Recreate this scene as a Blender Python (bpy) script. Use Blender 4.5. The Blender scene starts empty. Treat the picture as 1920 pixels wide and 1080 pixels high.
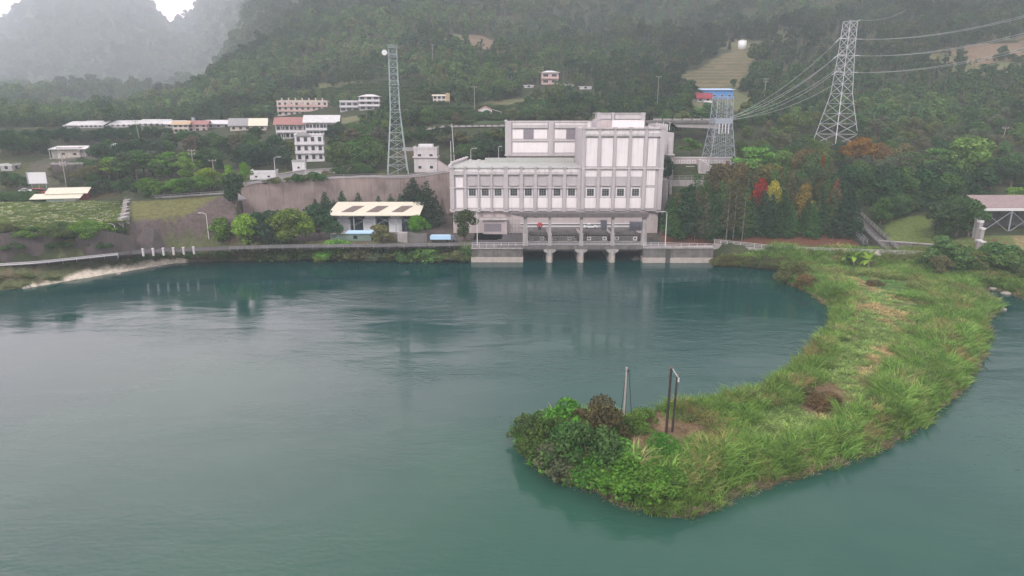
import bpy, math, random
import numpy as np
from mathutils import Vector
C = bpy.context
S = C.scene
R = math.radians
random.seed(7)
rng = np.random.default_rng(11)

# ------------------------------------------------------------------ camera, sky, sun, exposure
CAMZ, PITCH, FPX = 46.0, 15.0, 1250.0
cd = bpy.data.cameras.new("camera"); cam = bpy.data.objects.new("camera", cd)
S.collection.objects.link(cam); S.camera = cam
cd.sensor_width = 36; cd.lens = 36 * FPX / 1920
cd.clip_start = 0.5; cd.clip_end = 9000
cam.location = (0, 0, CAMZ); cam.rotation_euler = (R(90 - PITCH), 0, 0)

SUN_EL, SUN_AZ = 40, 205            # soft overcast key from behind the camera
W = bpy.data.worlds.new("World"); S.world = W; W.use_nodes = True
nt = W.node_tree; nt.nodes.clear()
sky = nt.nodes.new('ShaderNodeTexSky'); sky.sky_type = 'NISHITA'; sky.sun_disc = False
sky.sun_elevation = R(SUN_EL); sky.sun_rotation = R(SUN_AZ)
sky.air_density = 1.0; sky.dust_density = 4.0; sky.ozone_density = 1.0
mx = nt.nodes.new('ShaderNodeMix'); mx.data_type = 'RGBA'; mx.inputs[0].default_value = 0.8
mx.inputs[7].default_value = (12.6, 11.7, 12.1, 1)      # the even cloud deck
bg = nt.nodes.new('ShaderNodeBackground'); bg.inputs[1].default_value = 0.07
wo = nt.nodes.new('ShaderNodeOutputWorld')
# rose glow added low in the left sky to brighten the water sheen
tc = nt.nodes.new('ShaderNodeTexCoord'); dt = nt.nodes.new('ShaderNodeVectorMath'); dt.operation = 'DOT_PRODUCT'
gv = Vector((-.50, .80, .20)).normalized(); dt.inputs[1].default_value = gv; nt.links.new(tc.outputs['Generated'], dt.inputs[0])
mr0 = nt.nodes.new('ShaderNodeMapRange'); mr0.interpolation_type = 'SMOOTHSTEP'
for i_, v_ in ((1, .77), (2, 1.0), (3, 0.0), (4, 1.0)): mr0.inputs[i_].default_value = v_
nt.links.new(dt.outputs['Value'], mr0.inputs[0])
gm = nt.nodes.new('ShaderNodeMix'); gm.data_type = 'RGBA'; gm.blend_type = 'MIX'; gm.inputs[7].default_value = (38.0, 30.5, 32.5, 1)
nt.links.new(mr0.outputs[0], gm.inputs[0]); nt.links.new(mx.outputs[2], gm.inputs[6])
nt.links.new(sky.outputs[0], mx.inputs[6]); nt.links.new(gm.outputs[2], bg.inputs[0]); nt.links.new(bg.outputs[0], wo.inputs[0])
ld = bpy.data.lights.new("sun", 'SUN'); ld.energy = 1.5; ld.angle = R(14); ld.color = (1.0, 0.96, 0.9)
lo = bpy.data.objects.new("sun", ld); S.collection.objects.link(lo)
az = R(SUN_AZ)
lo.rotation_euler = Vector((math.sin(az) * math.cos(R(SUN_EL)), math.cos(az) * math.cos(R(SUN_EL)), math.sin(R(SUN_EL)))).to_track_quat('Z', 'Y').to_euler()
S.view_settings.view_transform = 'Standard'; S.view_settings.look = 'None'
S.view_settings.exposure = 0.98; S.view_settings.gamma = 1.0
S.cycles.max_bounces = 6; S.cycles.diffuse_bounces = 2; S.cycles.glossy_bounces = 2
S.cycles.transparent_max_bounces = 4; S.cycles.volume_bounces = 2; S.cycles.transmission_bounces = 2
S.cycles.caustics_reflective = False; S.cycles.caustics_refractive = False

# ------------------------------------------------------------------ unprojection helpers
ct, st = math.cos(R(PITCH)), math.sin(R(PITCH))
def ray(px, py):
    u = (px - 960) / FPX; v = (540 - py) / FPX
    return u, ct + v * st, -st + v * ct
def atY(px, py, Y):
    u, dy, dz = ray(px, py); t = Y / dy
    return Vector((u * t, Y, CAMZ + dz * t))
def atZ(px, py, Z):
    u, dy, dz = ray(px, py); t = (Z - CAMZ) / dz
    return Vector((u * t, dy * t, Z))

# ------------------------------------------------------------------ value noise for terrain and scatter
_tab = rng.random((256, 256))
def vnoise(x, y):
    xi = np.floor(x).astype(int); yi = np.floor(y).astype(int)
    fx = x - xi; fy = y - yi
    fx = fx * fx * (3 - 2 * fx); fy = fy * fy * (3 - 2 * fy)
    a = _tab[xi & 255, yi & 255]; b = _tab[(xi + 1) & 255, yi & 255]
    c = _tab[xi & 255, (yi + 1) & 255]; d = _tab[(xi + 1) & 255, (yi + 1) & 255]
    return (a * (1 - fx) + b * fx) * (1 - fy) + (c * (1 - fx) + d * fx) * fy
def fbm(x, y, o=4):
    s = 0; a = 0.5
    for k in range(o):
        s = s + a * (vnoise(x * 2 ** k + 17 * k, y * 2 ** k + 5 * k) - 0.5); a *= 0.5
    return s

# ------------------------------------------------------------------ shoreline (waterline, world metres)
shore_px = [(-150, 566), (0, 545), (60, 539), (130, 527), (225, 511), (330, 494), (420, 490), (520, 489), (600, 487), (700, 490), (780, 489), (880, 489)]
shore = [tuple(atZ(a, b, 0)[:2]) for a, b in shore_px]
shore += [(-11.5, 206), (3.2, 206), (3.2, 226), (37.6, 226), (37.6, 206), (60, 206)]
isl_px = [(1342, 499), (1400, 500), (1462, 508), (1480, 532), (1520, 552), (1560, 582), (1556, 606), (1530, 640), (1490, 682), (1440, 722), (1405, 742),
          (1350, 752), (1260, 768), (1180, 782), (1120, 790), (1060, 792), (1010, 802), (978, 822), (978, 848), (1000, 876), (1050, 902), (1110, 925), (1180, 955),
          (1250, 972), (1305, 972), (1400, 928), (1480, 902), (1560, 880), (1640, 850), (1700, 822), (1760, 778), (1810, 728), (1840, 680), (1856, 634), (1850, 602), (1878, 578),
          (1850, 560), (1835, 545), (1870, 546), (1935, 566), (2050, 600), (2300, 640)]
shore += [tuple(atZ(a, b, 0)[:2]) for a, b in isl_px]
poly = np.array([(-6000, 120)] + [(-320, 135)] + shore + [(330, 120), (6000, 90), (6000, 5000), (-6000, 5000)], float)
def sdist(x, y):
    """signed distance to the waterline, positive on land"""
    x = np.asarray(x, float); y = np.asarray(y, float)
    best = np.full(x.shape, 1e9); inside = np.zeros(x.shape, bool)
    n = len(poly)
    for i in range(n):
        ax, ay = poly[i]; bx, by = poly[(i + 1) % n]
        ex, ey = bx - ax, by - ay
        t = np.clip(((x - ax) * ex + (y - ay) * ey) / (ex * ex + ey * ey), 0, 1)
        d = (x - ax - t * ex) ** 2 + (y - ay - t * ey) ** 2
        best = np.minimum(best, d)
        with np.errstate(divide='ignore', invalid='ignore'):
            cr = ((ay > y) != (by > y)) & (x < (bx - ax) * (y - ay) / (by - ay if by != ay else 1e-9) + ax)
        inside ^= cr
    return np.where(inside, 1, -1) * np.sqrt(best)

# ------------------------------------------------------------------ terrain heights: profiles (Y, z) by bearing
def sx(px): return (px - 960) / FPX
def far(z):      # the misty mountain across the side valley
    zr = CAMZ + (z - CAMZ) * 3500 / 1900
    return [(950, 66), (1700, 90), (2500, 90 + (zr - 90) * .5), (3500, zr), (4100, zr * .98)]
COL = [
 (-700, [(140, 5), (146, 5), (150, 13), (240, 14), (290, 25), (400, 36), (650, 50)] + far(260)),
 (-250, [(165, 5), (170, 5), (172, 13), (240, 13.6), (262, 17), (300, 26), (345, 34), (400, 36), (650, 47)] + far(270)),
 (0, [(175, 5), (181, 5), (183, 13), (238, 13.5), (262, 17), (300, 26), (345, 34), (400, 36.5), (650, 47)] + far(232)),
 (50, [(177, 5), (184, 5), (186, 13), (238, 13.5), (262, 17), (300, 26), (345, 34), (400, 36.5), (650, 47)] + far(268)),
 (180, [(186, 5), (191, 5), (193, 13), (238, 13.5), (262, 17.5), (300, 26), (345, 34), (400, 37), (650, 48)] + far(410)),
 (232, [(190, 5), (195, 5), (197, 13), (238, 13.5), (262, 18), (300, 26), (345, 34), (400, 37), (650, 48)] + far(400)),
 (246, [(191, 5), (197, 5), (204, 12.5), (217, 17), (224, 17.3), (262, 20), (300, 26), (345, 33), (400, 37), (650, 50)] + far(390)),
 (320, [(193, 5), (199, 5), (206, 12), (219, 17), (226, 17.5), (262, 20.5), (300, 26), (345, 33), (400, 38), (600, 50), (800, 66)] + far(335)),
 (360, [(194, 5), (200, 5), (207, 12), (220, 17.2), (227, 17.6), (262, 21), (300, 26), (345, 33), (400, 38), (600, 52), (750, 56), (850, 70)] + far(262)),
 (395, [(195, 5), (201, 5), (208, 11.5), (221, 17.5), (229, 18), (262, 21), (300, 26.5), (345, 33.5), (400, 39), (500, 53), (620, 60), (760, 62)] + far(278)),
 (440, [(197, 5), (203, 5), (210, 11), (223, 18), (232, 18.5), (262, 22), (300, 27.5), (345, 34), (400, 40), (500, 60), (700, 84), (820, 84), (950, 90), (1700, 120), (2500, 380), (3500, 720), (4100, 740)]),
 (470, [(199, 5), (205, 5), (212, 11), (228, 20.5), (236, 20.7), (262, 22.5), (300, 28), (345, 34), (400, 41), (500, 62), (700, 98), (950, 135), (1700, 190), (3500, 740), (4100, 760)]),
 (540, [(199, 5), (205, 5), (212, 10), (236, 20.7), (244, 21), (262, 23), (300, 28), (345, 34), (400, 41), (500, 65), (760, 145), (1000, 200), (1900, 480), (4100, 760)]),
 (700, [(200, 5), (206, 5), (214, 8), (246, 21), (262, 21.5), (285, 26), (300, 31), (345, 39), (400, 48), (500, 74), (760, 170), (1200, 360), (2600, 600)]),
 (835, [(200, 5), (206, 5), (230, 5), (262, 21.5), (275, 25), (300, 38), (312, 38.6), (340, 43), (380, 51), (420, 62), (550, 96), (760, 175), (1200, 380), (2600, 640)]),
 (1100, [(200, 5), (226, 5), (262, 22), (282, 28), (300, 38.5), (312, 39), (340, 45), (380, 53), (420, 64), (550, 94), (700, 140), (1200, 380), (2600, 640)]),
 (1240, [(203, 5), (212, 6), (252, 21), (256, 26), (268, 27.5), (285, 31), (300, 34), (316, 39), (340, 45), (380, 53.5), (420, 64), (550, 94), (700, 142), (1200, 390), (2600, 660)]),
 (1340, [(203, 5), (212, 6), (252, 21), (256, 26), (268, 27.5), (285, 30), (302, 34), (316, 39), (340, 45), (380, 53.5), (420, 63), (550, 94), (700, 150), (1200, 400), (2600, 680)]),
 (1500, [(203, 5), (212, 7), (250, 20), (270, 27), (300, 31.5), (312, 36), (340, 43), (380, 51), (450, 74), (600, 125), (800, 200), (1300, 420), (2600, 700)]),
 (1700, [(196, 5), (202, 6), (212, 9), (240, 18), (270, 25), (300, 32), (318, 36), (345, 43), (380, 52), (450, 77), (600, 136), (800, 220), (1300, 440), (2600, 720)]),
 (1850, [(180, 3), (188, 5.5), (194, 9.5), (214, 10), (224, 14), (270, 26), (300, 34), (345, 45), (400, 62), (600, 142), (800, 230), (1300, 460), (2600, 740)]),
 (2300, [(160, 3), (175, 6), (194, 10), (214, 11), (270, 28), (300, 36), (400, 66), (600, 150), (800, 240), (1300, 470), (2600, 760)]),
 (2900, [(140, 3), (175, 8), (214, 14), (300, 40), (400, 70), (600, 160), (1300, 480), (2600, 770)]),
]
colS = np.array([sx(c[0]) for c in COL])
def Yw(s):      # line of the long retaining wall / step behind the yard
    return np.where(s < -0.08, 233 + (s + .405) / .325 * 30, 262)
def G(x, y):
    x = np.asarray(x, float); y = np.asarray(y, float)
    sh = x.shape; x = x.ravel(); y = y.ravel()
    Y = np.maximum(y, 40); s = x / Y
    s = np.clip(s, colS[0], colS[-1] - 1e-6)
    k = np.clip(np.searchsorted(colS, s) - 1, 0, len(COL) - 2)
    f = (s - colS[k]) / (colS[k + 1] - colS[k]); f = f * f * (3 - 2 * f) * .5 + f * .5
    z = np.zeros_like(x); allz = [np.interp(Y, [p[0] for p in c[1]], [p[1] for p in c[1]]) for c in COL]
    allz = np.array(allz); idx = np.arange(len(x))
    z = allz[k, idx] * (1 - f) + allz[k + 1, idx] * f
    # yard below the retaining walls
    m = (s > -.405) & (s < .229) & (Y < Yw(s)) & (Y > 190)
    z = np.where(m, np.minimum(z, 5.0 + np.clip(Y - 215, 0, 30) * .04 * (s < -.1)), z)
    # relief
    amp = np.clip((Y - 265) / 80, 0, 1) * 2.5 + np.clip((Y - 420) / 300, 0, 1) * 22 + np.clip((Y - 900) / 500, 0, 1) * 30
    z = z + amp * fbm(x / 70 + 3, y / 90 + 9, 5) * 1.6
    rid = np.abs(fbm(x / 150 + 1, y / 420 + 3, 4)) * 2
    z = z - np.clip((Y - 430) / 400, 0, 1) * rid * 55
    # island & banks
    lowY = np.interp(s, [sx(-700), sx(0), sx(240), sx(440), sx(885), sx(1340), sx(1730), sx(1850), sx(2300)], [140, 174, 190, 196, 202, 203, 196, 186, 165])
    isl = 1.9 + fbm(x / 9, y / 9, 3) * 1.1
    t = np.clip((lowY - 3 - y) / 9, 0, 1)
    z = np.where(y < lowY + 2, z * (1 - t) + isl * t, z)
    near = y < 235
    d = np.full_like(x, 9999.0)
    if near.any(): d[near] = sdist(x[near], y[near])
    ramp = np.where(d > 0, -0.25 + d * .62 + np.maximum(d - 6, 0) * 3, -0.25 + d * .45)
    z = np.minimum(z, ramp + (fbm(x / 3, y / 3, 2) * .8) * (np.abs(d) < 6))
    z = np.minimum(np.maximum(z, -4), 780)
    return z.reshape(sh)
def g1(x, y): return float(G(np.array([x]), np.array([y]))[0])
def hit(px, py, y0=60.0, y1=3900.0):
    """where the view ray through a reference pixel meets the terrain"""
    u, dy, dz = ray(px, py)
    Y = np.concatenate([np.arange(y0, 330, .5), np.arange(330, y1, 2.0)])
    t = Y / dy; z = CAMZ + dz * t; g = G(u * t, Y)
    w = np.nonzero(g >= z)[0]
    i = w[0] if len(w) else len(Y) - 1
    return Vector((u * t[i], Y[i], float(g[i])))

# ------------------------------------------------------------------ mesh helpers
def tag(o, label=None, cat=None, group=None, kind=None):
    if label: o['label'] = label
    if cat: o['category'] = cat
    if group: o['group'] = group
    if kind: o['kind'] = kind
    return o
def thing(name, label, cat, loc=(0, 0, 0), rz=0, group=None):
    o = bpy.data.objects.new(name, None); S.collection.objects.link(o)
    o.location = loc; o.rotation_euler = (0, 0, rz); o.empty_display_size = .3
    return tag(o, label, cat, group)
def fastmesh(name, V, F4, mats, smooth=False, link=True, parent=None, attr=None, idx=None):
    """V (n,3); F4 (m,4) or (m,3) int array"""
    me = bpy.data.meshes.new(name); V = np.ascontiguousarray(V, np.float32); F4 = np.ascontiguousarray(F4, np.int32)
    k = F4.shape[1]
    me.vertices.add(len(V)); me.vertices.foreach_set('co', V.ravel())
    me.loops.add(F4.size); me.loops.foreach_set('vertex_index', F4.ravel())
    me.polygons.add(len(F4)); me.polygons.foreach_set('loop_start', np.arange(0, F4.size, k, dtype=np.int32))
    me.polygons.foreach_set('loop_total', np.full(len(F4), k, np.int32))
    if idx is not None: me.polygons.foreach_set('material_index', np.asarray(idx, np.int32))
    if smooth: me.polygons.foreach_set('use_smooth', np.ones(len(F4), bool))
    me.update(calc_edges=True)
    for m in (mats if isinstance(mats, (list, tuple)) else [mats]): me.materials.append(m)
    if attr is not None:
        a = me.color_attributes.new('Col', 'FLOAT_COLOR', 'POINT')
        a.data.foreach_set('color', np.ascontiguousarray(np.c_[attr, np.ones(len(attr))], np.float32).ravel())
    o = bpy.data.objects.new(name, me)
    if link: S.collection.objects.link(o)
    if parent: o.parent = parent
    return o
class MB:
    def __init__(s): s.v = []; s.f = []
    def add(s, vs, fs):
        n = len(s.v); s.v += [tuple(p) for p in vs]; s.f += [tuple(i + n for i in f) for f in fs]; return s
    def box(s, x0, x1, y0, y1, z0, z1):
        return s.add([(x0, y0, z0), (x1, y0, z0), (x1, y1, z0), (x0, y1, z0), (x0, y0, z1), (x1, y0, z1), (x1, y1, z1), (x0, y1, z1)],
                     [(3, 2, 1, 0), (4, 5, 6, 7), (0, 1, 5, 4), (1, 2, 6, 5), (2, 3, 7, 6), (3, 0, 4, 7)])
    def prism(s, pts, z0, z1):
        n = len(pts)
        return s.add([(p[0], p[1], z0) for p in pts] + [(p[0], p[1], z1) for p in pts],
                     [tuple(range(n - 1, -1, -1)), tuple(range(n, 2 * n))] + [(i, (i + 1) % n, (i + 1) % n + n, i + n) for i in range(n)])
    def prof(s, pts, x0, x1):
        """profile in (y,z) extruded along x"""
        n = len(pts)
        return s.add([(x0, p[0], p[1]) for p in pts] + [(x1, p[0], p[1]) for p in pts],
                     [tuple(range(n)), tuple(range(2 * n - 1, n - 1, -1))] + [(i, i + n, (i + 1) % n + n, (i + 1) % n) for i in range(n)])
    def profx(s, pts, y0, y1):
        n = len(pts)
        return s.add([(p[0], y0, p[1]) for p in pts] + [(p[0], y1, p[1]) for p in pts],
                     [tuple(range(n - 1, -1, -1)), tuple(range(n, 2 * n))] + [(i, (i + 1) % n, (i + 1) % n + n, i + n) for i in range(n)])
    def bar(s, a, b, r, r2=None, n=4):
        a = Vector(a); b = Vector(b); d = b - a
        if d.length < 1e-6: return s
        q = d.to_track_quat('Z', 'Y'); r2 = r if r2 is None else r2
        vs = []
        for p, rr in ((a, r), (b, r2)):
            for i in range(n):
                an = 2 * math.pi * (i + .5) / n
                vs.append(p + q @ Vector((math.cos(an) * rr, math.sin(an) * rr, 0)))
        return s.add(vs, [(i, (i + 1) % n, (i + 1) % n + n, i + n) for i in range(n)] + [tuple(range(n - 1, -1, -1)), tuple(range(n, 2 * n))])
    def path(s, pts, r, n=5):
        for a, b in zip(pts[:-1], pts[1:]): s.bar(a, b, r, n=n)
        return s
    def ball(s, c, r, n=8, m=6, sz=1.0):
        vs = []; fs = []
        for j in range(m + 1):
            th = math.pi * j / m
            for i in range(n):
                ph = 2 * math.pi * i / n
                vs.append((c[0] + r * math.sin(th) * math.cos(ph), c[1] + r * math.sin(th) * math.sin(ph), c[2] + r * sz * math.cos(th)))
        for j in range(m):
            for i in range(n): fs.append((j * n + i, (j + 1) * n + i, (j + 1) * n + (i + 1) % n, j * n + (i + 1) % n))
        return s.add(vs, fs)
    def build(s, name, mat, parent=None, smooth=False, off=None, label=None):
        """off: world offset subtracted from the vertices (the thing's location)"""
        me = bpy.data.meshes.new(name)
        ox, oy, oz = off if off is not None else (0, 0, 0)
        me.from_pydata([(v[0] - ox, v[1] - oy, v[2] - oz) for v in s.v], [], s.f)
        me.materials.append(mat)
        if smooth: me.polygons.foreach_set('use_smooth', np.ones(len(me.polygons), bool))
        me.update(); o = bpy.data.objects.new(name, me); S.collection.objects.link(o)
        if parent: o.parent = parent
        if label: o['label'] = label
        return o
def clone(root, loc, rz=0, label=None, scale=1, color=None):
    def cp(o, par):
        c = o.copy(); S.collection.objects.link(c); c.parent = par
        if color is not None: c.color = color
        for ch in o.children: cp(ch, c)
        return c
    kids = list(root.children)
    r = root.copy(); S.collection.objects.link(r); r.location = loc; r.rotation_euler = (0, 0, rz)
    r.scale = (scale,) * 3 if not isinstance(scale, (tuple, list)) else scale
    if label: r['label'] = label
    for k in kids: cp(k, r)
    return r

# ------------------------------------------------------------------ materials
def newmat(name):
    m = bpy.data.materials.new(name); m.use_nodes = True; n = m.node_tree.nodes; n.clear()
    out = n.new('ShaderNodeOutputMaterial'); b = n.new('ShaderNodeBsdfPrincipled')
    m.node_tree.links.new(b.outputs[0], out.inputs[0])
    return m, m.node_tree, b, out
def N(t, typ, **kw):
    n = t.nodes.new(typ)
    for k, v in kw.items(): setattr(n, k, v)
    return n
def mix(t, a, b, fac, mode='MIX'):
    n = N(t, 'ShaderNodeMix', data_type='RGBA', blend_type=mode)
    for i, v in ((0, fac), (6, a), (7, b)):
        if hasattr(v, 'is_linked'): t.links.new(v, n.inputs[i])
        else: n.inputs[i].default_value = v if i == 0 else (*v[:3], 1)
    return n.outputs[2]
def noise(t, scale, detail=3, vec=None, stretch=None, rough=.55):
    n = N(t, 'ShaderNodeTexNoise'); n.inputs['Scale'].default_value = scale; n.inputs['Detail'].default_value = detail
    n.inputs['Roughness'].default_value = rough
    g = vec
    if g is None: g = N(t, 'ShaderNodeNewGeometry').outputs['Position']
    if stretch:
        mp = N(t, 'ShaderNodeMapping'); mp.inputs['Scale'].default_value = stretch; t.links.new(g, mp.inputs[0]); g = mp.outputs[0]
    t.links.new(g, n.inputs['Vector']); return n.outputs[0]
def ramp(t, v, p0, p1, c0=(0, 0, 0), c1=(1, 1, 1)):
    r = N(t, 'ShaderNodeValToRGB'); e = r.color_ramp.elements
    e[0].position = p0; e[1].position = p1; e[0].color = (*c0, 1); e[1].color = (*c1, 1)
    t.links.new(v, r.inputs[0]); return r.outputs[0]
def mat(name, col, rough=.8, dirt=.25, dcol=None, streak=0.0, scale=.8, metal=0, bump=0.0, ribs=None, spec=.3):
    m, t, b, o = newmat(name)
    dcol = dcol or tuple(c * .45 for c in col)
    f = ramp(t, noise(t, scale, 5), .42, .72)
    mu = N(t, 'ShaderNodeMath', operation='MULTIPLY'); t.links.new(f, mu.inputs[0]); mu.inputs[1].default_value = dirt
    c = mix(t, col, dcol, mu.outputs[0])
    if streak:
        f2 = ramp(t, noise(t, 1.0, 4, stretch=(1.6, 1.6, .09)), .5, .72)
        mu2 = N(t, 'ShaderNodeMath', operation='MULTIPLY'); t.links.new(f2, mu2.inputs[0]); mu2.inputs[1].default_value = streak
        c = mix(t, c, tuple(x * .35 for x in col), mu2.outputs[0])
    t.links.new(c, b.inputs['Base Color'])
    b.inputs['Roughness'].default_value = rough; b.inputs['Metallic'].default_value = metal
    b.inputs['Specular IOR Level'].default_value = spec
    if bump or ribs:
        bp = N(t, 'ShaderNodeBump'); bp.inputs['Strength'].default_value = bump or .4; bp.inputs['Distance'].default_value = .1
        if ribs:
            w = N(t, 'ShaderNodeTexWave', bands_direction=ribs[0]); w.inputs['Scale'].default_value = ribs[1]
            t.links.new(N(t, 'ShaderNodeTexCoord').outputs['Object'], w.inputs[0]); t.links.new(w.outputs[1], bp.inputs['Height'])
        else: t.links.new(noise(t, scale * 6, 4), bp.inputs['Height'])
        t.links.new(bp.outputs[0], b.inputs['Normal'])
    return m
M = dict(
 white=mat('white_render', (.76, .70, .72), .75, .3, (.54, .50, .51), streak=.22, scale=.25),
 grey=mat('grey_render', (.45, .41, .425), .85, .3, (.32, .29, .31), streak=.25, scale=.3),
 pink=mat('pink_render', (.47, .40, .405), .85, .35, (.3, .24, .24), streak=.3, scale=.3),
 lip=mat('pale_coping', (.52, .48, .49), .8, .4, (.3, .28, .27), streak=.35, scale=.6),
 green=mat('green_roof_membrane', (.40, .405, .39), .7, .7, (.30, .33, .29), scale=.35),
 conc=mat('weathered_concrete', (.165, .15, .148), .9, .85, (.07, .065, .06), streak=.6, scale=.45, bump=.3),
 concl=mat('light_concrete', (.35, .32, .32), .9, .55, (.2, .18, .175), streak=.45, scale=.5),
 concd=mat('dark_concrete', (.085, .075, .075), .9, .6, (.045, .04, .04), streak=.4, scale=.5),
 wet=mat('waterline_concrete', (.42, .37, .34), .8, .5, (.25, .2, .18), scale=.8),
 wallp=mat('stained_retaining_concrete', (.33, .26, .24), .9, .9, (.15, .115, .11), streak=.5, scale=.14, bump=.2),
 walld=mat('dark_retaining_stone', (.105, .082, .082), .95, .6, (.06, .065, .05), streak=.5, scale=.5, bump=.5),
 asph=mat('asphalt', (.085, .078, .08), .9, .5, (.05, .045, .045), scale=.2),
 road=mat('pale_road', (.26, .24, .25), .9, .5, (.17, .15, .155), scale=.2),
 glass=mat('dark_glass', (.02, .022, .028), .15, .2, spec=.6),
 frame=mat('white_frame', (.62, .59, .61), .5, .1),
 louver=mat('louver', (.24, .21, .24), .7, .2, ribs=('X', 3.0)),
 steel=mat('galvanised_steel', (.32, .35, .40), .5, .25, (.3, .31, .33), metal=.3),
 steelg=mat('painted_tower_steel', (.34, .39, .40), .5, .25, metal=.1),
 steelw=mat('pale_pylon_steel', (.46, .46, .49), .5, .2, metal=.1),
 rail=mat('railing_steel', (.27, .265, .27), .6, .3),
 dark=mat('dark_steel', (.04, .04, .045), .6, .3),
 rust=mat('rusty_steel', (.16, .09, .06), .8, .5),
 cream=mat('cream_sheet_roof', (.66, .61, .50), .6, .3, (.5, .42, .3), streak=.15, ribs=('X', 1.6)),
 canopyc=mat('dark_canopy_concrete', (.13, .112, .115), .9, .5, streak=.4, scale=.6),
 sheetw=mat('white_sheet_roof', (.58, .57, .58), .5, .45, ribs=('X', 1.2)),
 sheetg=mat('grey_sheet_roof', (.30, .29, .30), .6, .4, ribs=('X', 1.2)),
 redroof=mat('red_sheet_roof', (.33, .16, .15), .7, .4, ribs=('X', 1.2)),
 redwall=mat('dark_red_wall', (.24, .035, .045), .7, .3),
 orange=mat('orange_tile_roof', (.58, .22, .12), .8, .4, ribs=('X', 1.6)),
 tan=mat('tan_sheet_roof', (.50, .36, .24), .8, .4, ribs=('X', 1.2)),
 blue=mat('blue_sheet_wall', (.10, .26, .58), .6, .2, ribs=('X', 1.5)),
 bluel=mat('pale_blue_sheet_roof', (.42, .55, .78), .5, .2),
 brown=mat('brown_skylight', (.13, .095, .08), .5, .3),
 cwall=mat('cream_plaster', (.60, .52, .46), .85, .35, streak=.2),
 pwall=mat('rose_plaster', (.58, .40, .38), .85, .3, streak=.2),
 wwall=mat('white_plaster', (.68, .65, .68), .85, .3, streak=.2),
 gwall=mat('grey_plaster', (.38, .36, .36), .85, .4, streak=.3),
 mint=mat('mint_plaster', (.42, .52, .46), .85, .3),
 mach=mat('machine_green_grey', (.045, .075, .09), .6, .4),
 cabinet=mat('slate_cabinet', (.13, .13, .16), .6, .2),
 silver=mat('silver_cladding', (.68, .68, .72), .4, .3, ribs=('Z', 1.5)),
 redp=mat('red_paint', (.50, .02, .03), .4, .15),
 whitep=mat('white_paint', (.72, .72, .74), .35, .1),
 bluep=mat('light_blue_tarp', (.42, .62, .82), .5, .2),
 yellow=mat('yellow_paint', (.55, .36, .05), .6, .3),
 tyre=mat('tyre_rubber', (.02, .02, .02), .9, .2),
 wood=mat('dark_creosoted_wood', (.045, .035, .03), .9, .4, streak=.3),
 polec=mat('pole_concrete', (.36, .33, .31), .85, .3),
 bark=mat('bark', (.15, .115, .085), .95, .5, scale=2),
 barkp=mat('pale_bark', (.36, .33, .29), .9, .5, scale=2),
 cable=mat('aluminium_cable', (.38, .39, .39), .5, .1),
 cablew=mat('weathered_cable', (.13, .16, .16), .6, .1),
 barkm=mat('grey_bark', (.17, .16, .13), .95, .4, scale=2),
 rustr=mat('faded_brown_roof', (.27, .20, .20), .8, .4, ribs=('X', 1.2)),
 cabled=mat('dark_cable', (.08, .08, .08), .6, .1),
 rock=mat('pale_rock', (.34, .30, .27), .95, .6, scale=1.0, bump=.6),
 sand=mat('pale_sand', (.58, .52, .46), .95, .4, (.36, .32, .27), scale=1.2),
)
def foliage(name, instanced):
    m, t, b, out = newmat(name)
    t.nodes.remove(b)
    if instanced == 'attr':
        a = N(t, 'ShaderNodeAttribute', attribute_type='INSTANCER', attribute_name='tint'); c = a.outputs['Color']
    else:
        c = N(t, 'ShaderNodeObjectInfo').outputs['Color']
    g = N(t, 'ShaderNodeNewGeometry')
    rr = ramp(t, g.outputs['Random Per Island'], 0, 1, (.55, .6, .55), (1.45, 1.35, 1.3))
    c = mix(t, c, rr, 1.0, 'MULTIPLY')
    n2 = ramp(t, noise(t, .45, 2), .3, .7, (.72, .8, .75), (1.28, 1.2, 1.1))
    c = mix(t, c, n2, 1.0, 'MULTIPLY')
    d = N(t, 'ShaderNodeBsdfDiffuse'); tr = N(t, 'ShaderNodeBsdfTranslucent'); ms = N(t, 'ShaderNodeMixShader'); ms.inputs[0].default_value = .3
    t.links.new(c, d.inputs[0]); t.links.new(c, tr.inputs[0]); t.links.new(d.outputs[0], ms.inputs[1]); t.links.new(tr.outputs[0], ms.inputs[2])
    t.links.new(ms.outputs[0], out.inputs[0])
    return m
LEAF = foliage('leaves', 'obj'); LEAFI = foliage('leaves_of_mass', 'attr')
# ------------------------------------------------------------------ ground sheet, water, haze
def inpoly(x, y, P):
    c = np.zeros(np.shape(x), bool); n = len(P)
    for i in range(n):
        ax, ay = P[i]; bx, by = P[(i + 1) % n]
        with np.errstate(divide='ignore', invalid='ignore'):
            c ^= ((ay > y) != (by > y)) & (x < (bx - ax) * (y - ay) / (by - ay if by != ay else 1e-9) + ax)
    return c
def zone(pts): return [tuple(hit(a, b)[:2]) for a, b in pts]
Ys = np.concatenate([np.arange(52, 335, 1.25), np.arange(335, 700, 3.2), np.arange(700, 1300, 13), np.arange(1300, 4100, 24)])
Ss = np.arange(-1.05, 1.05, .0075)
SS, YY = np.meshgrid(Ss, Ys)
XX = SS * np.maximum(YY, 150)
ZZ = G(XX, YY)
DD = np.where(YY < 240, sdist(XX, YY), 60)
colr = np.zeros(XX.shape + (3,))
def paint(mask, c, soft=1.0): colr[mask] = colr[mask] * (1 - soft) + np.array(c) * soft
colr[:] = (.040, .050, .026)
n1 = fbm(XX / 22, YY / 22, 4); n2 = fbm(XX / 6 + 9, YY / 6, 3)
nF = fbm(XX / 60 + 40, YY / 60, 3)
paint((YY > 318) & (nF < -.17), (.13, .145, .075), .85); paint((YY > 318) & (nF < -.2) & (n2 > .05), (.15, .12, .075), .7)
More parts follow.
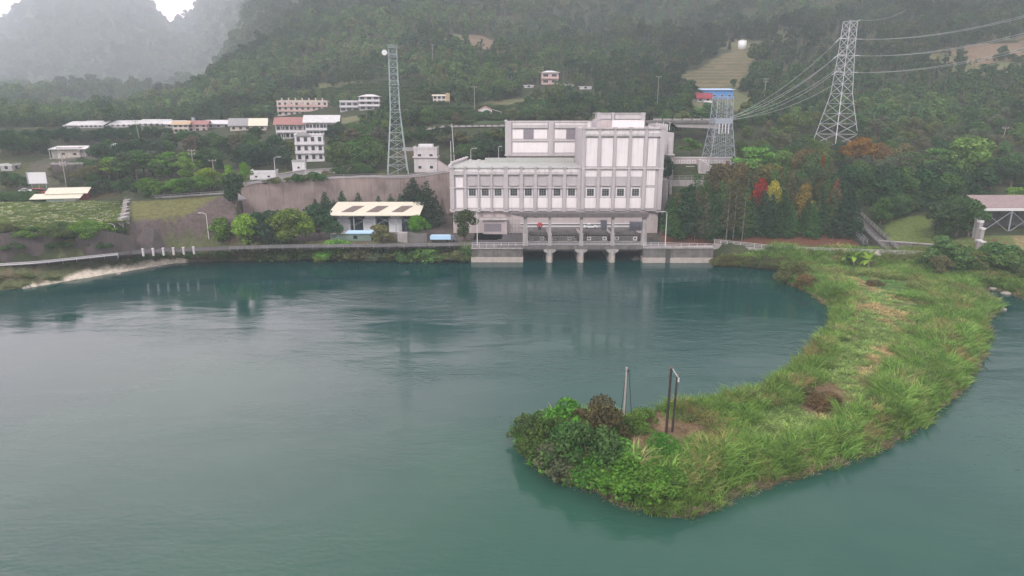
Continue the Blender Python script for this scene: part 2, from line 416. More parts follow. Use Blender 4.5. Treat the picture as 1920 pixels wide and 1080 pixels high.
paint((n1 > .12) & (YY < 318), (.075, .085, .035), .7)
paint((n1 < -.22), (.085, .06, .04), .6)
isl_m = (YY < 196) & (XX > -2)
paint(isl_m, (.095, .12, .045)); paint(isl_m & (n2 > .08), (.20, .16, .09), .8); paint(isl_m & (n2 < -.2), (.11, .07, .045), .9)
Z_brown1 = zone([(1140, 800), (1180, 775), (1260, 790), (1330, 790), (1330, 820), (1270, 850), (1200, 868), (1145, 850)])
Z_brown2 = zone([(1500, 730), (1570, 715), (1600, 755), (1560, 790), (1500, 770)])
Z_grassL = zone([(246, 378), (428, 366), (458, 400), (350, 405), (246, 416)])
Z_dark = zone([(246, 414), (350, 404), (460, 398), (445, 462), (246, 478)])
Z_field = zone([(-150, 392), (0, 384), (150, 380), (236, 378), (236, 436), (120, 446), (0, 446), (-150, 446)])
Z_litter = zone([(1245, 462), (1240, 440), (1330, 428), (1590, 420), (1610, 462), (1560, 470), (1340, 465)])
Z_lawn = zone([(1655, 412), (1740, 405), (1760, 462), (1672, 462)])
Z_terr1 = zone([(1270, 152), (1335, 112), (1385, 92), (1425, 92), (1405, 130), (1395, 165), (1290, 168)])
Z_terr2 = zone([(556, 182), (620, 166), (720, 154), (815, 152), (800, 178), (770, 206), (720, 206), (640, 190)])
Z_tea = zone([(790, 192), (850, 198), (900, 196), (985, 196), (995, 226), (900, 232), (800, 234), (740, 226), (760, 208)])
Z_slip1 = zone([(850, 80), (880, 68), (925, 75), (975, 92), (920, 100), (865, 96)])
Z_slip2 = zone([(1770, 108), (1830, 88), (1935, 70), (1935, 110), (1830, 120)])
Z_town = zone([(80, 300), (180, 285), (180, 320), (150, 360), (40, 372), (40, 345)])
Z_slope = zone([(845, 300), (780, 245), (900, 238), (948, 240), (948, 300)])
paint(isl_m & (inpoly(XX + n2 * 8, YY + n1 * 8, Z_brown1) | inpoly(XX + n2 * 8, YY + n1 * 8, Z_brown2)), (.15, .105, .07)); paint(isl_m & inpoly(XX, YY, Z_brown1) & (n2 > .05), (.24, .17, .11), .7)
paint(inpoly(XX, YY, Z_grassL), (.12, .12, .05)); paint(inpoly(XX, YY, Z_dark), (.10, .078, .078))
paint(inpoly(XX, YY, Z_field), (.11, .14, .055)); paint(inpoly(XX, YY, Z_field) & (n2 > .12), (.19, .19, .11), .7)
paint(inpoly(XX, YY, Z_litter), (.12, .055, .038)); paint(inpoly(XX, YY, Z_lawn), (.10, .13, .04))
fur = (np.sin(ZZ * 2.6 + n2 * 3) > 0)
paint(inpoly(XX, YY, Z_terr1), (.15, .125, .075)); paint(inpoly(XX, YY, Z_terr1) & fur, (.085, .085, .045))
paint(inpoly(XX, YY, Z_terr2), (.10, .115, .06)); paint(inpoly(XX, YY, Z_terr2) & fur, (.065, .08, .045))
paint(inpoly(XX, YY, Z_tea), (.055, .09, .045)); paint(inpoly(XX, YY, Z_tea) & fur, (.03, .055, .03))
zs = inpoly(XX + n2 * 30, YY + n1 * 60, Z_slip1) | inpoly(XX + n2 * 30, YY + n1 * 60, Z_slip2)
paint(zs, (.17, .125, .09))
paint(inpoly(XX + n2 * 12, YY + n1 * 20, Z_town), (.09, .08, .07)); paint(inpoly(XX, YY, Z_town) & (n2 > .06), (.07, .085, .045), .8)
SSr = XX / YY
yard = (SSr > -.37) & (SSr < .23) & (YY < Yw(SSr)) & (YY > 199)
paint(yard, (.10, .085, .08))
bank = (DD > 0) & (DD < 7) & (YY > 150) & (XX < -8)
paint(bank, (.09, .10, .05)); paint(bank & (n2 > .1), (.13, .10, .07))
paint((DD < 1.6) & isl_m & (DD > -3), (.10, .085, .06))
shx = SSr
sandm = (DD > -2.5) & (DD < 2.6 + n1 * 7) & (shx < sx(335)) & (shx > sx(20)) & (YY > 150)
paint(sandm, (.54, .48, .42))
nr, nc = XX.shape
ii = np.arange(nr * nc).reshape(nr, nc)
F = np.stack([ii[:-1, :-1], ii[:-1, 1:], ii[1:, 1:], ii[1:, :-1]], -1).reshape(-1, 4)
m, t, b, o = newmat('terrain_soil_and_grass')
a = N(t, 'ShaderNodeAttribute', attribute_name='Col').outputs['Color']
c = mix(t, a, ramp(t, noise(t, .9, 5, rough=.7), .3, .7, (.6, .62, .58), (1.45, 1.4, 1.35)), 1.0, 'MULTIPLY')
t.links.new(c, b.inputs['Base Color']); b.inputs['Roughness'].default_value = .95; b.inputs['Specular IOR Level'].default_value = .1
bp = N(t, 'ShaderNodeBump'); bp.inputs['Strength'].default_value = .6; bp.inputs['Distance'].default_value = .4
t.links.new(noise(t, 1.6, 4), bp.inputs['Height']); t.links.new(bp.outputs[0], b.inputs['Normal'])
terr = fastmesh('terrain', np.stack([XX, YY, ZZ], -1).reshape(-1, 3), F, m, smooth=True, attr=colr.reshape(-1, 3))
tag(terr, kind='structure')

m, t, b, o = newmat('river_water')
pos = N(t, 'ShaderNodeNewGeometry').outputs['Position']
big = ramp(t, noise(t, .011, 3, stretch=(1, 1.3, 1)), .38, .62)
mid = ramp(t, noise(t, .04, 4), .35, .7)
c1 = mix(t, (.004, .048, .046), (.012, .066, .057), big)
c1 = mix(t, c1, (.020, .072, .058), mid)
sep = N(t, 'ShaderNodeSeparateXYZ'); t.links.new(pos, sep.inputs[0])
# silty shelf water downstream of the sand spit, clear deep pool by the intake
mr = N(t, 'ShaderNodeMapRange'); mr.inputs[1].default_value = 175; mr.inputs[2].default_value = 70; t.links.new(sep.outputs[1], mr.inputs[0])
silt = N(t, 'ShaderNodeMath', operation='ADD', use_clamp=True)
t.links.new(mr.outputs[0], silt.inputs[0])
sm = N(t, 'ShaderNodeMath', operation='MULTIPLY_ADD'); t.links.new(noise(t, .022, 4), sm.inputs[0]); sm.inputs[1].default_value = 1.6; sm.inputs[2].default_value = -.8
t.links.new(sm.outputs[0], silt.inputs[1])
c1 = mix(t, (.001, .035, .035), mix(t, c1, (.026, .080, .058), silt.outputs[0]), silt.outputs[0])
t.links.new(c1, b.inputs['Base Color']); b.inputs['Roughness'].default_value = .07; b.inputs['IOR'].default_value = 1.35
b.inputs['Specular IOR Level'].default_value = .34
gust = ramp(t, noise(t, .03, 3, stretch=(.6, 1.4, 1)), .42, .6, (.16, .16, .16), (1.25, 1.25, 1.25))
w1 = noise(t, 1.1, 3, stretch=(.75, 1.5, 1)); w2 = noise(t, .28, 2, stretch=(.7, 1.6, 1))
ad = N(t, 'ShaderNodeMath', operation='MULTIPLY_ADD'); t.links.new(w2, ad.inputs[0]); ad.inputs[1].default_value = 1.6; t.links.new(w1, ad.inputs[2])
ml = N(t, 'ShaderNodeMath', operation='MULTIPLY'); t.links.new(ad.outputs[0], ml.inputs[0]); t.links.new(gust, ml.inputs[1])
bp = N(t, 'ShaderNodeBump'); bp.inputs['Strength'].default_value = .5; bp.inputs['Distance'].default_value = .1
t.links.new(ml.outputs[0], bp.inputs['Height']); t.links.new(bp.outputs[0], b.inputs['Normal'])
wt = MB(); wt.add([(-4300, -400, 0), (4300, -400, 0), (4300, 245, 0), (-4300, 245, 0)], [(0, 1, 2, 3)])
tag(wt.build('river_water', m), kind='structure')

hz = MB().box(-4350, 4350, -420, 4120, -6, 800)
m = bpy.data.materials.new('haze'); m.use_nodes = True; t = m.node_tree; t.nodes.clear()
o = N(t, 'ShaderNodeOutputMaterial'); v = N(t, 'ShaderNodeVolumePrincipled')
v.inputs['Color'].default_value = (.74, .80, .86, 1); v.inputs['Density'].default_value = .0004; v.inputs['Anisotropy'].default_value = .1
t.links.new(v.outputs[0], o.inputs['Volume'])
tag(hz.build('haze', m), kind='stuff')

# ------------------------------------------------------------------ plant meshes
def leaves(n, cen, rad, size, r, up=.35, squash=.8, shell=.72, outward=.55, card=.6):
    cen = np.array(cen, float); rad = np.array(rad, float)
    p = rad ** 2; k = r.choice(len(cen), n, p=p / p.sum())
    d = r.normal(size=(n, 3)); d[:, 2] += up; d /= np.linalg.norm(d, axis=1)[:, None]
    rr = rad[k] * (shell + (1.08 - shell) * r.random(n))
    P = cen[k] + d * rr[:, None] * np.array([1, 1, squash])
    nn = d * outward + r.normal(size=(n, 3)) * .45 + np.array([0, 0, .3]); nn /= np.linalg.norm(nn, axis=1)[:, None]
    a = np.cross(nn, r.normal(size=(n, 3))); a /= np.linalg.norm(a, axis=1)[:, None] + 1e-9
    bb = np.cross(nn, a); s = size * (.6 + .8 * r.random(n))[:, None]
    V = np.stack([P + a * s, P + bb * s * card, P - a * s, P - bb * s * card], 1).reshape(-1, 3)
    return V, np.arange(4 * n).reshape(-1, 4)
def tubes(segs, n=5):
    V = []; F = []; c = 0
    for a, b, r1, r2 in segs:
        mb = MB().bar(a, b, r1, r2, n); V += mb.v; F += [[i + c for i in f] for f in mb.f if len(f) == 4]; c += len(mb.v)
    return np.array(V), np.array(F)
def limbs(H, top, cen, r, r0=.28, k=6):
    segs = [((0, 0, -.6), (r.normal() * .15, r.normal() * .15, H * .35), r0, r0 * .7)]
    base = Vector(segs[0][1]); mid = Vector((r.normal() * .2, r.normal() * .2, top)); segs.append((tuple(base), tuple(mid), r0 * .7, r0 * .35))
    for j in range(min(k, len(cen))):
        q = base.lerp(mid, r.random()); segs.append((tuple(q), tuple(cen[j]), r0 * .35, r0 * .1))
    return segs
def crown_broad(seed, H=10, W=4.2, low=.3, k=16):
    r = np.random.default_rng(seed); cen = []; rad = []
    for i in range(k):
        th = r.random() * 6.28; u = r.random() ** .6; h = low + (1 - low) * r.random()
        w = W * math.sin(math.pi * min(.97, max(.12, (h - low) / (1 - low) * .8 + .18))) ** .7
        cen.append((math.cos(th) * u * w * .8, math.sin(th) * u * w * .8, H * (h * .88))); rad.append(W * (.26 + .2 * r.random()))
    return cen, rad, r
def crown_layer(seed, H=9, W=5.5):
    r = np.random.default_rng(seed); cen = []; rad = []
    for lay in range(4):
        z = H * (.5 + .14 * lay); w = W * (1 - .17 * lay)
        for i in range(6 - lay):
            th = r.random() * 6.28; u = .25 + .7 * r.random(); cen.append((math.cos(th) * w * u, math.sin(th) * w * u, z + r.normal() * .25)); rad.append(W * (.24 + .12 * r.random()))
    return cen, rad, r
def crown_cone(seed, H=12, W=3, low=.08, k=34, pw=.9):
    r = np.random.default_rng(seed); cen = []; rad = []
    for i in range(k):
        h = low + (1 - low) * (i + .5) / k; w = W * (1 - (h - low) / (1 - low)) ** pw + .2
        th = i * 2.4; cen.append((math.cos(th) * w * .55, math.sin(th) * w * .55, H * h)); rad.append(w * .55 + .18)
    return cen, rad, r
PROTO = {}
def proto(key, V, F, tr, trmat, leafmat=LEAF):
    """a detached tree: empty with crown and trunk, cloned later"""
    e = bpy.data.objects.new(key, None)
    cr = fastmesh('crown', V, F, leafmat, link=False); cr.parent = e
    if tr is not None:
        tk = fastmesh('trunk', tr[0], tr[1], trmat, link=False, smooth=True); tk.parent = e
    PROTO[key] = e
for s in range(4):
    cen, rad, r = crown_broad(20 + s, 10, 4.0 + .5 * (s % 2), .26, 17)
    V, F = leaves(3400, cen, rad, .30, r); proto('broad%d' % s, V, F, tubes(limbs(10, 7, cen, r)), M['bark'])
for s in range(2):
    cen, rad, r = crown_layer(40 + s); V, F = leaves(2800, cen, rad, .34, r, squash=.38, up=.6); proto('layer%d' % s, V, F, tubes(limbs(9, 6.5, cen, r, k=10)), M['bark'])
for s in range(3):
    cen, rad, r = crown_cone(60 + s, 12, 3.0 + .4 * s, .07); V, F = leaves(3600, cen, rad, .27, r, up=.2, squash=1.0); proto('cone%d' % s, V, F, tubes([((0, 0, -.6), (0, 0, 11), .22, .05)]), M['bark'])
for s in range(2):   # tall thin half bare deciduous conifers
    r = np.random.default_rng(80 + s); cen = []; rad = []; segs = [((0, 0, -.6), (0, 0, 15), .17, .04)]
    for i in range(30):
        z = 3.4 + i * .38; w = 1.75 * (1 - (z - 3.4) / 13) + .25; th = i * 2.4
        p = (math.cos(th) * w, math.sin(th) * w, z + .3); cen.append(tuple(q * .8 if j < 2 else q for j, q in enumerate(p))); rad.append(.5 + .25 * r.random()); segs.append(((0, 0, z), p, .05, .02))
    V, F = leaves(1500, cen, rad, .22, r); proto('slim%d' % s, V, F, tubes(segs, 4), M['barkp'])
for s in range(3):
    r = np.random.default_rng(90 + s); cen = []; rad = []
    for i in range(11):
        th = r.random() * 6.28; u = r.random() ** .5 * 1.5; cen.append((math.cos(th) * u, math.sin(th) * u, .45 + 1.3 * r.random() * (1.5 - u * .6))); rad.append(.5 + .35 * r.random())
    for _ in range(16):
        th = r.random() * 6.28; u = 1.1 + r.random() * .9; cen.append((math.cos(th) * u, math.sin(th) * u, .3 + 1.9 * r.random() * (1.35 - u * .45))); rad.append(.16 + .2 * r.random())
    V, F = leaves(4200, cen, rad, .095 if s < 2 else .12, r); proto('shrub%d' % s, V, F, tubes(limbs(1.2, 1.2, cen, r, .06)), M['bark'])
def frond_mesh(n, L, wdt, base, r, droop=.9, lift=(.2, 1.2), seg=5):
    V = []; F = []
    for i in range(n):
        th = i * 2.4 + r.random() * .5; el = lift[0] + (lift[1] - lift[0]) * r.random(); d = np.array([math.cos(th), math.sin(th), 0]); side = np.array([-d[1], d[0], 0])
        p = np.array(base, float); dirn = d * math.cos(el) + np.array([0, 0, math.sin(el)]); l = L * (.7 + .5 * r.random())
        for k in range(seg + 1):
            f = k / seg; w = wdt * math.sin(math.pi * (.12 + .86 * f)) ** .8
            V += [p - side * w, p + side * w + np.array([0, 0, -w * .3])]
            if k < seg: q = len(V) - 2; F.append([q, q + 1, q + 3, q + 2])
            dirn = dirn + np.array([0, 0, -droop / seg]); dirn /= np.linalg.norm(dirn); p = p + dirn * l / seg
    return np.array(V), np.array(F)
r = np.random.default_rng(5)
V, F = frond_mesh(9, 3.0, .42, (0, 0, 2.2), r, 1.5, (.5, 1.4)); proto('banana', V, F, tubes([((0, 0, -.3), (0, 0, 2.3), .16, .12)]), M['barkp'])
V, F = frond_mesh(12, 2.0, .32, (0, 0, 9.6), r, 1.7, (.1, 1.2)); proto('palm', V, F, tubes([((0, 0, -.5), (0.1, 0, 9.7), .11, .08)]), M['barkp'])

LAB = {}
def plant(key, px, py, h, label, cat='tree', name=None, color=(.05, .08, .03), group=None, wx=1.0, pos=None, base=None):
    """put a plant whose foot shows at reference pixel (px, py); h metres tall"""
    H0 = {'b': 10, 'l': 9.5, 'c': 12, 's': 15, 'p': 10}[key[0]] if not key.startswith('shrub') and key != 'banana' else (2.3 if key != 'banana' else 3.6)
    p = pos if pos is not None else hit(px, py)
    k = h / H0; j = lambda a: a * random.uniform(.85, 1.15)
    col = (j(color[0]), j(color[1]), j(color[2]), 1)
    src = PROTO[key]
    c = clone(src, (p[0], p[1], p[2] - .15), random.uniform(0, 6.28), None, (k * wx, k * wx, k), col)
    c.name = name or {'b': 'broadleaf_tree', 'l': 'spreading_tree', 'c': 'conifer_tree', 's': 'slender_tree', 'p': 'palm_tree'}[key[0]]
    tag(c, label, cat, group)
    return c

# ------------------------------------------------------------------ instanced masses (forest, grass)
def scatter(name, pts, protos, label=None):
    """pts: list of (x,y,z,rot,scale,scalez,pick,tint3)"""
    A = np.array(pts, float)
    me = bpy.data.meshes.new(name); me.vertices.add(len(A)); me.vertices.foreach_set('co', np.ascontiguousarray(A[:, :3], np.float32).ravel())
    def fa(nm, ty, arr, fld='value'):
        q = me.attributes.new(nm, ty, 'POINT'); q.data.foreach_set(fld, np.ascontiguousarray(arr).ravel())
    rt = np.zeros((len(A), 3), np.float32); rt[:, 2] = A[:, 3]; fa('rot', 'FLOAT_VECTOR', rt, 'vector')
    fa('scl', 'FLOAT_VECTOR', A[:, [4, 4, 5]].astype(np.float32), 'vector'); fa('pick', 'INT', A[:, 6].astype(np.int32))
    fa('tint', 'FLOAT_COLOR', np.c_[A[:, 7:10], np.ones(len(A))].astype(np.float32), 'color')
    ob = bpy.data.objects.new(name, me); S.collection.objects.link(ob)
    col = bpy.data.collections.new(name + '_sources')
    for k, p in enumerate(protos): p.name = 'src%02d' % k; col.objects.link(p)
    g = bpy.data.node_groups.new(name, 'GeometryNodeTree')
    g.interface.new_socket('Geometry', in_out='INPUT', socket_type='NodeSocketGeometry'); g.interface.new_socket('Geometry', in_out='OUTPUT', socket_type='NodeSocketGeometry')
    gi = g.nodes.new('NodeGroupInput'); go = g.nodes.new('NodeGroupOutput'); ci = g.nodes.new('GeometryNodeCollectionInfo'); ip = g.nodes.new('GeometryNodeInstanceOnPoints')
    ci.inputs[0].default_value = col; ci.inputs[1].default_value = True; ci.inputs[2].default_value = True; ip.inputs['Pick Instance'].default_value = True
    def na(nm, ty):
        q = g.nodes.new('GeometryNodeInputNamedAttribute'); q.data_type = ty; q.inputs[0].default_value = nm
        return [o for o in q.outputs if o.enabled][0]
    L = g.links
    L.new(gi.outputs[0], ip.inputs['Points']); L.new(ci.outputs[0], ip.inputs['Instance']); L.new(na('pick', 'INT'), ip.inputs['Instance Index'])
    L.new(na('rot', 'FLOAT_VECTOR'), ip.inputs['Rotation']); L.new(na('scl', 'FLOAT_VECTOR'), ip.inputs['Scale']); L.new(ip.outputs[0], go.inputs[0])
    md = ob.modifiers.new('scatter', 'NODES'); md.node_group = g
    return tag(ob, label, kind='stuff')
def joined(key, V, F, tr, tm):
    n = len(V); VV = np.r_[V, tr[0]]; FF = np.r_[F, tr[1] + n]
    return fastmesh(key, VV, FF, [LEAFI, tm], link=False, idx=np.r_[np.zeros(len(F)), np.ones(len(tr[1]))])
FP = []
for s in range(4):
    cen, rad, r = crown_broad(120 + s, 10, 4.4, .2, 12); V, F = leaves(620, cen, rad, .62, r); FP.append(joined('f', V, F, tubes([((0, 0, -1), (0, 0, 6), .2, .1)], 4), M['bark']))
for s in range(2):
    cen, rad, r = crown_layer(140 + s); V, F = leaves(560, cen, rad, .68, r, squash=.4, up=.6); FP.append(joined('f', V, F, tubes([((0, 0, -1), (0, 0, 6), .2, .1)], 4), M['bark']))
for s in range(2):
    r = np.random.default_rng(150 + s); V, F = frond_mesh(10, 2.0, .34, (0, 0, 12), r, 1.6, (0, 1.2), 3); FP.append(joined('f', V, F, tubes([((0, 0, -1), (0, 0, 12), .17, .13)], 4), M['barkm']))
for s in range(2):
    cen, rad, r = crown_broad(160 + s, 14, 2.2, .55, 7); V, F = leaves(260, cen, rad, .5, r); FP.append(joined('f', V, F, tubes([((0, 0, -1), (.2, 0, 12), .17, .1), ((.6, .5, -1), (.9, .2, 10), .13, .08)], 4), M['barkm']))
cen, rad, r = crown_cone(170, 12, 2.8, .05, 20); V, F = leaves(560, cen, rad, .5, r); FP.append(joined('f', V, F, tubes([((0, 0, -1), (0, 0, 8), .2, .1)], 4), M['bark']))
# exclusion and species zones in world metres
Z_noforest = [Z_terr1, Z_terr2, Z_tea, Z_slip1, Z_slip2, Z_town]
NOF = []            # (x, y, radius) cleared round houses and towers; filled by their builders
Z_palm = [zone([(940, 128), (1260, 108), (1270, 205), (1000, 212), (930, 195)]), zone([(1400, 60), (1935, 110), (1935, 205), (1560, 205), (1400, 170)]),
          zone([(760, 60), (1000, 30), (1260, 40), (1330, 100), (1200, 120), (900, 130), (750, 140)])]
def forest():
    pts = []
    def lay(y0, y1, sp, smin, smax, sc):
        for y in np.arange(y0, y1, sp):
            xs = np.arange(smin * y, smax * y, sp); xs = xs + rng.uniform(-.45, .45, len(xs)) * sp; ys = y + rng.uniform(-.45, .45, len(xs)) * sp
            n = fbm(xs / 60 + 40, ys / 60, 3); nn = fbm(xs / 140 + 7, ys / 140 + 3, 3)
            ok = (n > -.24 - .1 * (ys > 640)) & ~((xs / ys > -.85) & (xs / ys < -.22) & (ys < 388))
            for Zp in Z_noforest: ok &= ~inpoly(xs, ys, Zp)
            for (cx, cy, cr) in NOF: ok &= ((xs - cx) ** 2 + (ys - cy) ** 2 > cr * cr)
            pal = np.zeros(len(xs), bool)
            for Zp in Z_palm: pal |= inpoly(xs, ys, Zp)
            z = G(xs, ys)
            for i in np.nonzero(ok)[0]:
                if pal[i] and rng.random() < .38: k = 6 + rng.integers(0, 4)
                else: k = rng.choice([0, 1, 2, 3, 4, 5, 8, 10], p=[.17, .17, .17, .17, .12, .1, .06, .04])
                s = sc * rng.uniform(.62, 1.25); h = s * rng.uniform(.85, 1.2)
                if k in (6, 7, 8, 9): s *= .8; h = s * 1.05
                elif rng.random() < .1: s *= 1.45; h *= 1.35
                v = rng.uniform(.88, 1.12) * (1 + nn[i] * 1.9) * (1 + n[i] * 1.2)
                base = [(.046, .098, .056), (.060, .125, .056), (.090, .155, .060), (.115, .145, .068)][int(np.clip((n[i] + .5) * 3.6 + rng.normal() * .5, 0, 3.9)) if rng.random() < .8 else rng.integers(0, 4)]
                pts.append((xs[i], ys[i], z[i], rng.uniform(0, 6.28), s, h, k, base[0] * v, base[1] * v, base[2] * v))
    lay(322, 430, 5.6, -1.0, 1.0, .72)
    lay(430, 640, 7.2, -.95, .95, .85)
    lay(640, 1000, 9.5, -.9, .9, 1.05)
    lay(1000, 1700, 17, -.9, -.12, 1.7)
    lay(1700, 3600, 28, -.88, -.12, 2.2)
    return pts
# grass and reeds
def tuft(seed, n, h, spread, w, lean):
    r = np.random.default_rng(seed); V = []; F = []
    for i in range(n):
        th = r.random() * 6.28; u = r.random() ** .5 * spread; p = np.array([math.cos(th) * u, math.sin(th) * u, -.1]); l = h * (.55 + .6 * r.random())
        d = np.array([math.cos(th + r.normal() * .8) * lean, math.sin(th + r.normal() * .8) * lean, 1.0]); d /= np.linalg.norm(d)
        a = r.random() * 3.14; sd = np.array([math.cos(a), math.sin(a), 0]) * w
        for k in range(4):
            ww = (1, .95, .6, .06)[k]; V += [p - sd * ww, p + sd * ww]
            if k < 3: q = len(V) - 2; F.append([q, q + 1, q + 3, q + 2])
            p = p + d * l / 3; d = d + np.array([d[0] * .9, d[1] * .9, -.42]); d /= np.linalg.norm(d)
    return fastmesh('g', np.array(V), np.array(F), LEAFI, link=False)
GP = [tuft(1, 34, 2.5, .8, .055, .35), tuft(2, 34, 2.2, .9, .06, .5), tuft(3, 30, 1.2, .9, .05, .7), tuft(4, 30, .8, .9, .05, .9), tuft(5, 26, .55, .8, .045, 1.1)]
# low leafy ground cover patch
rr_ = np.random.default_rng(9)
cenb = [(rr_.normal() * .7, rr_.normal() * .7, .3 + .4 * rr_.random()) for _ in range(8)]
V, F = leaves(230, cenb, [.55] * 8, .17, rr_); GP.append(fastmesh('g', V, F, LEAFI, link=False))
# ------------------------------------------------------------------ powerhouse
FY = 225.0
def X(px, py=380, Y=FY): return atY(px, py, Y)[0]
def Zr(py, Y=FY): return atY(960, py, Y)[2]
PH = thing('powerhouse', 'large white and grey panelled hydroelectric powerhouse standing at the water edge', 'powerhouse', (15, FY, 5))
PO = (15, FY, 5)
def ph(name, mb, m, parent=PH, **k): return mb.build(name, m, parent, off=PO, **k)
xl, xm, xr = X(844), X(1088), X(1239)
zc = Zr(395.5)                       # cornice over the plinth
zt1, zt2 = Zr(316), Zr(242)          # eaves of low and tall blocks
ph('lower_wall', MB().box(xl + .8, xr - .4, FY + 1.2, FY + 30, 5, zc), M['pink'])
ph('cornice_ledge', MB().box(xl - .2, xr + .2, FY - .25, FY + 1.5, zc, zc + .55), M['lip'])
ph('low_block_wall', MB().prism([(xl, FY), (xm, FY), (xm, FY + 34), (xl + 3.4, FY + 34), (xl, FY + 9)], zc + .55, zt1), M['grey'])
ph('tall_block_wall', MB().prism([(xm + .003, FY - .5), (xr, FY - .5), (xr, FY + 26), (xm + .003, FY + 26)], zc + .55, zt2), M['grey'])
# roof of the low block with a raised lip
rf = ph('low_roof', MB().prism([(xl - .1, FY - .3), (xm - .01, FY - .3), (xm - .01, FY + 34), (xl + 3.2, FY + 34), (xl - .1, FY + 9)], zt1, zt1 + .35), M['green'])
pp0 = MB().prism([(xl - .25, FY + 9), (xl + .35, FY + 9), (xl + 3.8, FY + 34), (xl + 3.2, FY + 34)], zt1 + .35, zt1 + 1.2)
for i in range(6):
    f = i / 5; ph('parapet_block', MB().box(xl - .4 + 3.4 * f, xl + .7 + 3.4 * f, FY + 8.5 + 24.5 * f, FY + 9.6 + 24.5 * f, zt1 + 1.2, zt1 + 1.7), M['lip'])
pp0.box(xl - .4, xl + .5, FY - .2, FY + 8.99, zt1 + .35, zt1 + 1.1)
for i in range(9):
    x0 = xl + 5 + i * 3.1; ph('parapet_block', MB().box(x0, x0 + 1.2, FY + 24, FY + 24.6, zt1 + .35, zt1 + 1.3), M['lip'])
ph('roof_parapet', pp0, M['lip'])
ph('parapet_board', MB().box(X(905), xm - .3, FY + 23.2, FY + 23.6, zt1 + .35, zt1 + 1.9), M['green'])
# bays: pixel edges measured on the facade -> metres on the wall plane
low_b = [(877, 895), (901, 919), (925.5, 944), (950.5, 976), (978, 1003), (1004, 1030), (1032, 1057), (1059, 1084)]
low_b = [(876, 896), (900, 920), (924, 944), (953, 974), (981, 1000), (1007, 1027), (1034, 1054), (1061, 1081)]
tall_b = [(1095, 1117), (1123, 1145), (1151, 1173), (1179, 1201)]
def grille_window(xc, zcen, y, w=2.3, h=2.35):
    fr = ph('window', MB().box(xc - w / 2 - .45, xc - w / 2, y - .14, y + .02, zcen - h / 2 - .45, zcen + h / 2 + .45).box(xc + w / 2, xc + w / 2 + .45, y - .14, y + .02, zcen - h / 2 - .45, zcen + h / 2 + .45)
            .box(xc - w / 2, xc + w / 2, y - .14, y + .02, zcen + h / 2, zcen + h / 2 + .45).box(xc - w / 2, xc + w / 2, y - .16, y + .02, zcen - h / 2 - .45, zcen - h / 2), M['frame'])
    g = MB().box(xc - w / 2, xc + w / 2, y - .02, y + .01, zcen - h / 2, zcen + h / 2)
    ph('pane', g, M['glass'], fr)
    b = MB()
    for k in (-1, 1): b.box(xc + k * w / 6 - .035, xc + k * w / 6 + .035, y - .07, y - .022, zcen - h / 2, zcen + h / 2)
    for k in (-1, 0, 1): b.box(xc - w / 2, xc + w / 2, y - .074, y - .023, zcen + k * h / 4 - .03, zcen + k * h / 4 + .03)
    ph('glazing_bar', b, M['gwall'], fr)
def bay(x0, x1, y, top_row, tall):
    z = Zr
    xa, xb = X(x0), X(x1); xc = (xa + xb) / 2
    # swelling lobe under the eave
    za, zb = (z(328), z(316.5)) if not tall else (z(256), z(245))
    ph('eave_panel', MB().prof([(y + .1, za), (y - .55, za), (y - .75, za + .35), (y - .75, zb - .9), (y - .45, zb - .3), (y + .1, zb + .02)], xa - .25, xb + .25), M['lip'])
    if tall:
        ph('wall_panel', MB().box(xa, xb, y - .1, y, z(311.5), z(259)), M['white'])
        ph('wall_panel', MB().box(xa, xb, y - .1, y, z(331), z(318)), M['white'])
    ph('recess_panel', MB().box(xa - .1, xb + .1, y - .08, y, z(347), z(333.5)).box(xa + .5, xb - .5, y - .55, y, z(348.2), z(347.1)), M['grey'])
    grille_window(xc, z(360.3), y)
    ph('wall_panel', MB().box(xa, xb, y - .1, y, z(389.5), z(370.5)), M['white'])
for a, b in low_b: bay(a, b, FY, 316, False)
for a, b in tall_b: bay(a, b, FY - .5, 242, True)
# end bays without windows
for (a, b, y, rows) in ((856, 869, FY, ((389.5, 354), (351, 333.5))), (1209, 1225, FY - .5, ((389.5, 352), (347, 317), (311.5, 259)))):
    for r0, r1 in rows: ph('wall_panel', MB().box(X(a), X(b), y - .1, y, Zr(r0), Zr(r1)), M['white'])
ph('eave_panel', MB().prof([(FY + .1, Zr(328)), (FY - .6, Zr(328)), (FY - .7, Zr(320)), (FY + .1, Zr(316.5))], X(853), X(870)), M['lip'])
ph('eave_panel', MB().prof([(FY - .4, Zr(256)), (FY - 1.2, Zr(256)), (FY - 1.25, Zr(249)), (FY - .4, Zr(245))], X(1208), X(1230)), M['lip'])
# pilasters
for a, b in ((845, 853), (870, 876), (896, 900), (920, 924), (944, 953), (974, 981), (1000, 1007), (1027, 1034), (1054, 1061), (1081, 1088)):
    ph('pilaster', MB().box(X(a) + .05, X(b) - .05, FY - .62, FY, zc + .55, zt1 + .1).box(X(a) - .05, X(b) + .05, FY - .85, FY, zt1 + .1, zt1 + .8).box(X(a) - .05, X(b) + .05, FY - .9, FY + .2, zc - .3, zc - .002), M['grey'])
for a, b in ((1088.5, 1095), (1117, 1123), (1145, 1151), (1173, 1179), (1201, 1208), (1230, 1239)):
    ph('pilaster', MB().box(X(a) + .05, X(b) - .05, FY - 1.15, FY - .5, zc + .55, zt2 + .1).box(X(a) - .1, X(b) + .1, FY - 1.35, FY - .4, zt2 + .1, zt2 + .7).box(X(a) - .05, X(b) + .05, FY - 1.3, FY + .2, zc - .3, zc - .002), M['grey'])
